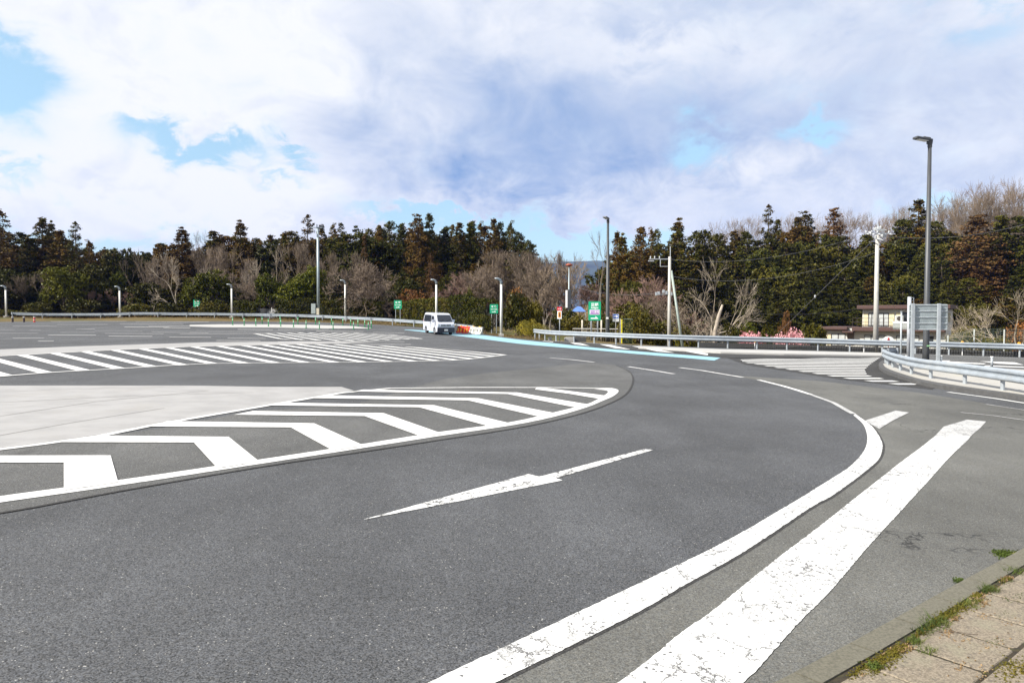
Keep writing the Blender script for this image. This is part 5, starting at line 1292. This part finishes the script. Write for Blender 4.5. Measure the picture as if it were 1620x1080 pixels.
bare_r = [('bare_tall', 1118, 352, 50, 160), ('bare_tall', 1150, 340, 60, 162), ('bare_tall', 1172, 338, 60, 160), ('bare_tall', 1192, 336, 60, 162), ('bare_tall', 1235, 331, 60, 166), ('bare_tall', 1252, 338, 46, 166), ('bare_tall', 1293, 340, 60, 166), ('bare_tall', 1335, 328, 60, 168), ('bare_tall', 1352, 332, 60, 168),
          ('bare_tall', 1378, 334, 60, 168), ('bare_tall', 1400, 328, 60, 168), ('bare_tall', 1425, 316, 66, 166), ('bare_tall', 1440, 320, 56, 170), ('bare_tall', 1475, 321, 66, 166), ('bare_tall', 1496, 319, 66, 168), ('bare_airy', 1524, 302, 70, 156), ('bare_airy', 1548, 290, 84, 156), ('bare_airy', 1572, 283, 84, 156),
          ('bare_airy', 1594, 277, 84, 157), ('bare_airy', 1618, 274, 84, 156), ('bare_airy', 1645, 272, 84, 156)]
bare_r += [('bare_airy', 1508, 312, 70, 160), ('bare_airy', 1537, 296, 84, 160), ('bare_airy', 1560, 288, 84, 161), ('bare_airy', 1584, 281, 84, 161), ('bare_airy', 1607, 277, 84, 161), ('bare_airy', 1390, 333, 66, 165), ('bare_airy', 1413, 323, 66, 164), ('bare_airy', 1458, 324, 66, 164), ('bare_airy', 1305, 341, 60, 163), ('bare_airy', 1318, 338, 60, 166), ('bare_airy', 1205, 342, 60, 163), ('bare_airy', 1135, 348, 56, 163)]
bare_l = [('bare_sparse', 212, 402, 30, 121), ('bare_sparse', 233, 392, 34, 121), ('bare_tall', 310, 384, 40, 124), ('bare_tall', 356, 364, 26, 128)]
allsky = [(q, 'skyline') for q in sky_l + sky_r + bare_r + bare_l]
cnt = {}
for (kind, px, top, w_, Y), _ in sorted(allsky, key=lambda q: q[0][1]):
    key = (DESC[kind], between(px)); cnt.setdefault(key, []).append(px)
for (kind, px, top, w_, Y), _ in allsky:
    key = (DESC[kind], between(px)); lst = cnt[key]; i = lst.index(px)
    lab = '%s on the skyline %s' % key
    if len(lst) > 1: lab = ['first', 'second', 'third', 'fourth', 'fifth', 'sixth', 'seventh', 'eighth', 'ninth', 'tenth'][i] + ' ' + lab
    plant(kind, px, Y, top, w=w_ * (2.1 if 'bare' not in kind else 1.3), label=lab)
# trees in front of the skyline that stand out one by one
mid = [
 ('evergreen', 104, 96 + 14, 417, 62, 'bright yellow-green round evergreen between the first two pale lamp posts'),
 ('dark_evergreen', 150, 114, 418, 56, 'darker round evergreen leaning on the bright round one at left'),
 ('evergreen', 180, 117, 427, 34, 'small light green tree just left of the second pale lamp post'),
 ('dark_evergreen', 8, 112, 420, 50, 'dull green tree behind the mound shrub at the left frame edge'),
 ('bare_round', 55, 112, 425, 60, 'thin purple-brown bare tree left of the bright round evergreen'),
 ('bare_red', 170, 112, 455, 44, 'low reddish bare bush left of the second pale lamp post'),
 ('bare_pale', 290, 108, 395, 60, 'white-barked bare tree with forked trunk left of the first green sign'),
 ('bare_round', 246, 112, 400, 54, 'grey twiggy bare tree right of the second pale lamp post'),
 ('dark_evergreen', 235, 110, 445, 60, 'low dark green tree right of the second pale lamp post'),
 ('evergreen', 305, 108, 437, 36, 'blue-green bushy tree above the leftmost green sign'),
 ('evergreen', 345, 107, 425, 58, 'broad mid-green tree left of the third pale lamp post'),
 ('bare_round', 330, 116, 385, 60, 'brown bare tree rising behind the broad green tree'),
 ('bare_round', 372, 113, 390, 64, 'brown bare tree straight behind the third pale lamp post'),
 ('bare_round', 405, 108, 430, 60, 'brown bare tree above the concrete steps'),
 ('bare_pale', 436, 112, 385, 46, 'pale forked bare tree above and right of the concrete steps'),
 ('evergreen', 430, 106, 430, 44, 'green bushy tree right above the concrete steps'),
 ('evergreen', 462, 105, 435, 44, 'yellowish-green bushy tree left of the camera mast'),
 ('evergreen', 494, 106, 417, 44, 'lime-tinged tall bushy tree directly behind the camera mast'),
 ('bare_round', 472, 113, 375, 66, 'twiggy bare tree high behind the camera mast on its left'),
 ('bare_round', 524, 110, 395, 56, 'twiggy bare tree high behind the camera mast on its right'),
 ('dark_evergreen', 535, 102, 433, 38, 'narrow green tree just left of the fourth pale lamp post'),
 ('bare_spread', 590, 98, 410, 108, 'wide fan-shaped bare tree between the camera mast and the small green sign'),
 ('bare_round', 553, 104, 425, 44, 'reddish-brown bare tree behind the fourth pale lamp post'),
 ('rusty', 577, 114, 373, 30, 'orange-brown cedar below the skyline above the fan-shaped bare tree'),
 ('rusty', 682, 106, 402, 28, 'narrow rust-brown cedar rising straight behind the van lamp post'),
 ('rust_shrub', 655, 96, 460, 46, 'rust-orange bush between the small green sign and the van'),
 ('dark_evergreen', 640, 104, 440, 60, 'dark rounded tree left of the rust-brown cedar by the van'),
 ('bare_red', 722, 96, 428, 56, 'reddish low bare tree right of the van lamp post'),
 ('bare_round', 750, 96, 408, 78, 'grey bare tree with fan of limbs, first of the big bare row'),
 ('bare_round', 780, 98, 396, 74, 'tall grey-pink bare tree above the third green sign'),
 ('bare_round', 806, 97, 390, 74, 'tall grey-pink bare tree just right of the last pale lamp post'),
 ('bare_round', 832, 96, 387, 74, 'highest bare tree in the row at the end of the wood'),
 ('bare_round', 856, 95, 393, 60, 'bare tree at the right end of the dark cedars'),
 ('bare_round', 872, 86, 412, 62, 'grey bare tree with slim trunk left of the red and white sign'),
 ('bare_round', 884, 100, 398, 46, 'pinkish bare tree in front of the distant mountain edge'),
 ('bare_tall', 905, 102, 400, 36, 'thin bare tree behind the beacon pole'),
 ('bare_sparse', 938, 72, 364, 74, 'tall sparse bare tree rising behind the big green sign'),
 ('bare_red', 921, 90, 440, 50, 'brown twiggy tree low between beacon pole and green sign'),
 ('bare_red', 1022, 78, 432, 84, 'rosy bare tree left of the left utility pole'),
 ('bare_red', 1000, 80, 455, 50, 'low rosy bare tree right of the middle street lamp'),
 ('bare_round', 1040, 72, 455, 60, 'grey twiggy bush at the foot of the left utility pole'),
 ('bare_pale', 1100, 66, 462, 60, 'low pale bare tree right of the stay pole'),
 ('bare_pale', 1133, 66, 404, 90, 'large pale-barked bare tree right of the left utility pole'),
 ('dark_evergreen', 985, 84, 460, 34, 'green bush right behind the middle street lamp'),
 ('dark_evergreen', 1004, 98, 440, 50, 'olive tree behind the rosy bare trees'),
 ('evergreen', 1183, 70, 505, 40, 'lime green bush standing over the left pink shrub'),
 ('rust_shrub', 1240, 76, 496, 22, 'brown withered conifer shrub above the right pink shrub'),
 ('bare_pale', 1605, 66, 455, 44, 'pale bare tree leaning in from the right frame edge'),
 ('bare_pale', 1530, 84, 480, 40, 'small pale bare tree above the mesh fence'),
]
for kind, px, Y, top, w_, lab in mid: plant(kind, px, Y, top, w=w_ * 1.1, label=lab)
plant('rust_shrub', 1612, 68, 512, w=60, label='reddish brown thicket behind the mesh fence at the right edge')
# pink blossoming shrubs
def blossom(seed, W_, H_):
    rng = np.random.default_rng(seed); cs = []; m_ = MB()
    for i in range(44):
        a = rng.uniform(0, 6.28); r_ = W_ * .5 * rng.random() ** .4; h_ = H_ * (1 - .28 * (r_ / (W_ * .5)) ** 2) * rng.uniform(.72, 1.02)
        e = Vector((math.cos(a) * r_, math.sin(a) * r_ * .6, h_)); m_.tube([(0, 0, 0), tuple(e * .5 + Vector((0, 0, .1))), tuple(e)], [.04, .025, .008], 4, False)
        for q in range(9): f = .45 + .6 * q / 9; cs.append(tuple(e * f + Vector(rng.normal(size=3) * .15)))
    v, f = leaves(cs, [.2] * len(cs), 10, .06, rng)
    return m_.mesh('branches', M_bark), quads_mesh('blossom', v, f, M_pink)
for px, top, w_, lab in ((1188, 524.5, 40, 'left pink blossoming shrub behind the right guardrail'), (1250, 523.5, 52, 'right and larger pink blossoming shrub behind the guardrail')):
    Y = 57.5; p = at(px, 500, Y); z = terr(p.x, p.y); H = at(px, top, Y).z - z; a, b = blossom(px, w_ * Y / FPX * 1.15, H)
    t = thing('blossom_shrub', lab, 'shrub', (p.x, p.y, z)); link('branches', a, t); link('blossom', b, t)
# broken pale stump
p = at(1137, 540, 62); z = terr(p.x, p.y); t = thing('dead_tree', 'broken pale dead trunk with stub branches behind the right guardrail', 'dead tree', (p.x, p.y, z)); k = 62 / FPX; q0 = -z
f = lambda px, py: tuple(at(px, py, 62) - Vector((p.x, p.y, z)))
MB().tube([f(1130, 556), f(1131, 525), f(1137, 500), f(1143, 482)], [.19, .17, .15, .09], 9).build('trunk', M_barkp, t, smooth=True)
MB().tube([f(1131, 540), f(1137, 527), f(1149, 524)], [.09, .07, .03], 6).build('stub_branch', M_barkp, t); MB().tube([f(1129, 536), f(1126, 520)], [.07, .05], 6).build('stub_branch', M_barkp, t)

# trimmed hedges: many leaves over a box
def hedge(a, b, h0, h1, depth, lab, material=None, seed=0, leaf=.085):
    a, b = Vector(a), Vector(b); L_ = (b - a).length; d = (b - a).normalized(); n_ = Vector((-d.y, d.x, 0)); rng = np.random.default_rng(seed)
    N = int(L_ * 150); cs = []
    for i in range(N):
        s = rng.random() * L_; hh = h0 + (h1 - h0) * s / L_ + .14 * math.sin(s * 1.7 + seed) + .1 * math.sin(s * 4.1)
        u = rng.random()
        if u < .62: q = (-depth / 2 + rng.normal() * .09, rng.random() * hh)
        else: q = (rng.uniform(-depth / 2, depth / 2), hh + rng.normal() * .07)
        pt = a + d * s + n_ * q[0]; cs.append((pt.x - a.x, pt.y - a.y, terr(pt.x, pt.y) + q[1] - a.z))
    v, f_ = leaves(cs, [.16] * len(cs), 11, leaf, rng)
    t = thing('hedge', lab, 'hedge', a); link('foliage', quads_mesh('foliage', v, f_, material or M_hedge), t)
    m_ = MB(); n = int(L_ / .6)
    for i in range(n):
        q = a + d * (i + .5) * .6; zz = terr(q.x, q.y) - a.z; m_.tube([(q.x - a.x, q.y - a.y, zz), (q.x - a.x, q.y - a.y, zz + h0 * .8)], .03, 4, False)
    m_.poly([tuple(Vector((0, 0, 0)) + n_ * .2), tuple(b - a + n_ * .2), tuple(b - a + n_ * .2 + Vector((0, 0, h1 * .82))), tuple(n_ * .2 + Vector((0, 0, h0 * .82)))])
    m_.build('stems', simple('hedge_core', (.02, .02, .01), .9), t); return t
def hp(px, Y): p = at(px, 500, Y); return (p.x, p.y, terr(p.x, p.y))
def hh(px, Y, top): p = at(px, top, Y); return p.z - terr(p.x, p.y)
hedge(hp(440, 101), hp(497, 99.5), hh(440, 101, 477.5), hh(497, 99.5, 474), 1.4, 'trimmed dark hedge between the concrete steps and the camera mast', seed=1)
hedge(hp(507, 99), hp(612, 95), hh(507, 99, 475.5), hh(612, 95, 479), 1.4, 'long trimmed hedge right of the camera mast', seed=2)
hedge(hp(636, 93), hp(722, 86.5), hh(636, 93, 479), hh(722, 86.5, 474), 1.8, 'brownish-green hedge behind the white van', seed=3)
hedge(hp(722, 85), hp(778, 79.5), hh(722, 85, 469), hh(778, 79.5, 478), 2.0, 'tall hedge right of the van reaching the third green sign', seed=4)
hedge(hp(368, 103), hp(410, 102), hh(368, 103, 478), hh(410, 102, 480), 1.3, 'dark hedge left of the concrete steps', M_brdd, seed=5)
M_hedge
for kind, px, Y, top, w_, lab in (('shrub', 745, 84, 459, 24, 'pointed yellowish-green bush above the hedge right of the van'), ('dark_shrub', 818, 72, 463, 42, 'large dark orange-topped bush right of the last pale lamp post'), ('dark_shrub', 838, 72.5, 472, 34, 'dark bush right of the orange-topped one'),
        ('rust_shrub', 816, 73.5, 459, 30, 'orange tuft of leaves crowning the large dark bush'), ('shrub', 768, 75, 498, 30, 'round clipped shrub under the third green sign'), ('shrub', 748, 78, 500, 26, 'low clipped shrub right of the van'),
        ('yellow_shrub', 828, 68, 512, 26, 'low yellow-flowering shrub left of the start of the right guardrail'), ('yellow_shrub', 855, 68, 516, 30, 'yellow-flowering shrub just above the start of the right guardrail'), ('yellow_shrub', 842, 70, 510, 24, 'taller yellow-green shrub between the two yellow-flowering ones'),
        ('dark_shrub', 915, 70, 498, 52, 'dark green shrub behind the red and white sign'), ('dark_shrub', 893, 74, 488, 40, 'olive shrub under the beacon pole'), ('shrub', 1010, 66, 492, 60, 'olive thicket right of the blue arrow sign'), ('dark_shrub', 1050, 68, 505, 50, 'dark thicket behind the left utility pole'),
        ('shrub', 1085, 66, 515, 44, 'olive shrub at the foot of the stay pole'), ('dark_shrub', 1160, 66, 512, 40, 'dark shrub between the dead trunk and the left pink shrub'), ('dark_shrub', 1218, 68, 515, 30, 'dark shrub between the two pink shrubs'), ('dark_shrub', 1287, 70, 512, 40, 'dark shrub right of the larger pink shrub'),
        ('dark_shrub', 8, 104, 489, 44, 'dark clipped mound shrub at the left frame edge'), ('dark_shrub', 1000, 74, 478, 70, 'broad olive thicket behind the blue arrow sign'), ('shrub', 960, 72, 500, 40, 'low olive bush between big green sign and street lamp'),
        ('shrub', 1570, 62, 535, 50, 'green shrub behind the mesh fence'), ('dark_shrub', 1535, 76, 515, 50, 'dark shrub right of the house'),
        ('dark_shrub', 60, 108, 478, 40, 'dark undergrowth left of the bright round evergreen'), ('dark_shrub', 125, 108, 470, 50, 'dark undergrowth at the foot of the darker round evergreen'), ('dark_shrub', 215, 106, 480, 50, 'dark undergrowth right of the second pale lamp post'),
        ('dark_shrub', 262, 106, 478, 50, 'dark undergrowth below the white-barked tree'), ('dark_shrub', 335, 104, 476, 46, 'dark undergrowth right of the leftmost green sign'), ('dark_shrub', 296, 107, 486, 30, 'dark undergrowth left of the leftmost green sign')):
    plant(kind, px, Y, top, w=w_ * 1.15, label=lab)

# packed trees behind: rows of the same dark mass
rf_ = random.Random(9)
prof_l = [(-80, 352), (0, 372), (30, 385), (60, 385), (100, 385), (130, 400), (160, 408), (200, 412), (240, 410), (280, 398), (330, 392), (400, 388), (450, 385), (500, 378), (560, 376), (620, 376), (680, 372), (740, 372), (800, 374), (830, 392), (850, 415), (862, 440)]
for row, (Y, dpy, step) in enumerate(((132, -15, 19), (127, 4, 23), (119, 44, 27), (113, 68, 34))):
    px = -70 + row * 7
    while px < 858:
        top = interp(prof_l, px) + dpy + rf_.uniform(-4, 8)
        kind = rf_.choice((['cedar', 'round_dark', 'round_dark', 'cypress'] if row == 0 else ['cedar', 'cedar', 'cypress', 'round_dark']) if px > 500 or row < 2 else ['dark_evergreen', 'cedar', 'cypress', 'dark_evergreen', 'bare_round'])
        if px < 480 and row >= 2: kind = rf_.choice(['dark_evergreen', 'bare_round', 'dark_evergreen', 'round_dark'])
        plant(kind, px, Y, top, w=rf_.uniform(62, 82), label='%s packed below the skyline %s' % (DESC[kind], between(px)), group='packed trees of the wood behind the left guardrail')
        px += step * rf_.uniform(.8, 1.2)
prof_r = [(960, 400), (985, 385), (1010, 378), (1040, 382), (1072, 366), (1100, 378), (1140, 382), (1170, 378), (1214, 352), (1240, 362), (1272, 352), (1317, 362), (1350, 374), (1390, 374), (1425, 362), (1450, 348), (1480, 358), (1510, 362), (1543, 356), (1580, 356), (1700, 356)]
for row, (Y, dpy, step) in enumerate(((146, 6, 25), (136, 24, 30), (126, 58, 34), (116, 88, 38), (106, 116, 44))):
    px = 968 + row * 9
    while px < 1690:
        Yh = Y if px > 1100 else 100 + (Y - 100) * .45
        top = interp(prof_r, px) + dpy * (1 if px > 1090 else .75) + rf_.uniform(-8, 12)
        kind = rf_.choice(['cypress', 'cypress', 'cedar', 'dark_evergreen'] if row else ['round_dark', 'cedar', 'round_dark', 'dark_evergreen'])
        if row == 2 and 1500 < px < 1600: kind = 'rusty'
        plant(kind, px, Yh, top, w=rf_.uniform(74, 100), label='%s packed below the skyline %s' % (DESC[kind], between(px)), group='packed trees of the slope behind the right guardrail')
        px += step * rf_.uniform(.8, 1.2)
print('trees', ntree)

# distant mountain
mb = MB(); xs_ = np.arange(-3200, 4200, 60.0); ys_ = np.linspace(3000, 5200, 26)
for y in ys_:
    for x in xs_:
        rdg = 300 * math.exp(-((y - 4000) / 620) ** 2); pr = .86 + .16 * math.sin(x / 560 + 1.1) + .1 * mnoise.noise(Vector((x / 420, y / 420, 2))) + .07 * mnoise.noise(Vector((x / 130, y / 160, 5)))
        mb.v.append((x, y, -12 + rdg * pr))
nx = len(xs_)
for j in range(len(ys_) - 1):
    for i in range(nx - 1): mb.f.append((j * nx + i, j * nx + i + 1, (j + 1) * nx + i + 1, (j + 1) * nx + i)); mb.mi.append(0)
M_mtn = simple('mountain_forest', (.035, .05, .03), .95, var=.3, scale=.01)
tag(mb.build('mountain', M_mtn, smooth=True), kind='structure')

# haze: even air in one closed box round everything
hb = MB().box((0, 0, 130), (11600, 11600, 440)).mesh('haze', [])
hb.materials.clear()
hm = bpy.data.materials.new('haze'); hm.use_nodes = True; nt = hm.node_tree; nt.nodes.clear()
out = nt.nodes.new('ShaderNodeOutputMaterial'); pv = nt.nodes.new('ShaderNodeVolumePrincipled')
pv.inputs['Color'].default_value = (.18, .34, 1.0, 1); pv.inputs['Density'].default_value = 0.00006; pv.inputs['Anisotropy'].default_value = 0.0
nt.links.new(pv.outputs[0], out.inputs['Volume']); hb.materials.append(hm)
HAZE = True
if HAZE: tag(link('haze', hb), kind='stuff')

# ---------------------------------------------------------------- weeds and moss along the kerb
M_grass = leafmat('grass_blades', [(.05, .072, .014), (.08, .095, .02), (.15, .14, .04)], .5, .2, 6); M_grassd = leafmat('dark_grass', [(.035, .055, .014), (.055, .075, .018), (.12, .12, .035)], .5, .2, 6)
M_moss = leafmat('moss', [(.075, .07, .012), (.11, .09, .014), (.05, .055, .01)], .95, .3, 9); M_dry = leafmat('dry_litter', [(.22, .15, .08), (.14, .09, .045), (.30, .23, .14)], .8, .3, 9)
def tuft(seed, rad, hgt, n, material, elong=1.0, spread=.6):
    rng = random.Random(seed); m_ = MB()
    for i in range(n):
        a = rng.uniform(0, 6.28); r_ = rad * rng.random() ** .6; x, y = math.cos(a) * r_ * elong, math.sin(a) * r_
        h = hgt * rng.uniform(.45, 1.1); lean = Vector((rng.gauss(0, spread), rng.gauss(0, spread), 0)) * h; wd = rng.uniform(.0012, .0028)
        b2 = rng.uniform(0, 3.14); wv = Vector((math.cos(b2), math.sin(b2), 0)) * wd; p0 = Vector((x, y, -.01)); p1 = p0 + lean * .4 + Vector((0, 0, h * .6)); p2 = p0 + lean * 1.2 + Vector((0, 0, h))
        k = len(m_.v); m_.v += [tuple(q) for q in (p0 - wv, p0 + wv, p1 + wv * .8, p1 - wv * .8, p2)]; m_.f += [(k, k + 1, k + 2, k + 3), (k + 3, k + 2, k + 4)]; m_.mi += [0, 0]
    return m_.mesh('blades', material)
def rosette(seed, rad, n, material):
    rng = np.random.default_rng(seed); cs = np.stack([rng.normal(size=n) * rad * .5, rng.normal(size=n) * rad * .4, rng.random(n) * .022], 1)
    v, f_ = leaves(cs, [.008] * n, 5, .007, rng, .6, .6); return quads_mesh('leaves', v, f_, material)
KA = math.atan2(dirk.y, dirk.x)
for i, (px, py, rad, hgt, n, mt, el, lab) in enumerate((
    (1592, 878, .11, .03, 0, M_grass, 1, 'low bright green weed patch on the asphalt beside the kerb'), (1519, 921, .045, .03, 0, M_grassd, 1, 'tiny weed rooted at the foot of the kerb'), (1608, 913, .07, .05, 150, M_grass, 1.4, 'grass tuft in the joint at the right frame edge'),
    (1564, 943, .06, .055, 260, M_grassd, 1.2, 'dense round grass tuft in the joint at a flagstone corner'), (1588, 929, .05, .035, 90, M_grassd, 1.8, 'thin sprawling tuft behind the kerb near the right edge'), (1533, 966, .07, .05, 200, M_grass, 1.6, 'grass tuft above the mossy patch'), (1500, 982, .06, .035, 130, M_grass, 1.4, 'yellow-green grass on the mossy patch'),
    (1480, 998, .075, .06, 260, M_grassd, 1.8, 'largest dark grass tuft in the kerb joint'), (1460, 1010, .055, .05, 170, M_grassd, 1.5, 'dark grass tuft left of the largest one'), (1446, 1026, .045, .045, 240, M_grass, 1.3, 'bright dense tuft at the flagstone corner nearest the kerb'),
    (1466, 1041, .05, .04, 120, M_grass, 1.5, 'straggling tuft lying over the near flagstone'), (1384, 1067, .05, .03, 0, M_grass, 1, 'bright low weed at the bottom edge by the kerb'), (1604, 955, .06, .035, 90, M_grassd, 2.4, 'thin grass in the flagstone joint at right'), (1590, 984, .04, .03, 40, M_grassd, 2.2, 'sparse grass in the second flagstone joint'), (1575, 1028, .04, .025, 40, M_grassd, 2.2, 'sparse grass in the third flagstone joint'), (1508, 1055, .03, .02, 30, M_grassd, 2.4, 'faint grass in the nearest flagstone joint'))):
    g = G(px, py); onroad = i < 2; z = gz(g.x, g.y) + (.004 if onroad else KH - .008)
    t = thing('weed' if n == 0 else 'grass_tuft', lab, 'weed' if n == 0 else 'grass', (g.x, g.y, z), KA)
    if n: link('blades', tuft(i, rad, hgt, n, mt, el), t)
    else: link('leaves', rosette(i, rad, 420 if rad > .08 else 160, mt), t)
rng = np.random.default_rng(8)
def scatter(pxs, rad, n, size, mt, name, lab):
    cs = []
    for px, py, r_ in pxs:
        g = G(px, py)
        for _ in range(int(n * r_ / .06)):
            a = rng.normal() * r_ * 1.5; b = rng.normal() * r_ * .45; q = g + dirk * a + nk * b; cs.append((q.x, q.y, gz(q.x, q.y) + KH - .004 + rng.random() * rad))
    v, f_ = leaves(cs, [.006] * len(cs), 5, size, rng, .5, .7); o_ = link(name, quads_mesh(name, v, f_, mt)); tag(o_, lab, name, kind='stuff')
scatter([(1520, 972, .06), (1495, 985, .05), (1405, 1052, .06), (1392, 1066, .05), (1418, 1043, .04), (1602, 1072, .08), (1545, 952, .03)], .012, 240, .0045, M_moss, 'moss', 'mustard-coloured moss filling the joint along the kerb')
jl = [(1350 + (1600 - 1350) * t_ + rng.normal() * 3, 1078 - (1078 - 919) * t_ + 4 + rng.normal() * 2.5, .03) for t_ in np.linspace(0, 1, 26)]
scatter(jl[::2], .010, 120, .0045, M_moss, 'moss', 'thin dull moss along the whole joint between kerb and flagstones')
scatter(jl[1::2] + [(1530, 1022, .05), (1570, 1030, .05), (1560, 985, .04), (1600, 993, .04), (1520, 1062, .05), (1560, 1072, .05)], .006, 26, .005, M_dry, 'leaf_litter', 'scattered dry bits in the flagstone joints')
scatter([(1545, 958, .05), (1508, 990, .03), (1425, 1040, .04), (1556, 965, .04), (1590, 925, .04), (1500, 1012, .03), (1440, 1036, .03)], .010, 60, .006, M_dry, 'leaf_litter', 'dry brown leaf litter in the kerb joint')
g = G(1523, 1015); tw = MB().tube([(-.07, 0, .006), (-.02, .004, .012), (.04, -.002, .008), (.08, 0, .014)], .0022, 5).build('twig', M_bark); tw.location = (g.x, g.y, gz(g.x, g.y) + KH); tw.rotation_euler[2] = R(-20); tag(tw, 'single dry twig lying across a flagstone joint', 'twig')
# verge grass: dry tufts along the far left edge and the gap by the barriers
cs = []
for i in range(5200):
    px = rng.uniform(0, 860); e_ = interp([(0, 100), (250, 97), (500, 91.5), (600, 86), (715, 76), (762, 70), (860, 61)], px); Yv = e_ + rng.uniform(-2.0, 5)
    p = at(px, 500, Yv)
    if p.y < far_edge(p.x) + .2: continue
    cs.append((p.x, p.y, terr(p.x, p.y) + rng.random() * .16))
v, f_ = leaves(cs, [.14] * len(cs), 7, .05, rng, .6, .3)
o_ = link('dry_grass', quads_mesh('dry_grass', v, f_, leafmat('dry_grass', [(.13, .085, .035), (.20, .14, .06), (.085, .075, .03)], .8, .3, .8))); tag(o_, 'dry brown grass on the verge behind the far kerb', 'grass', kind='stuff')
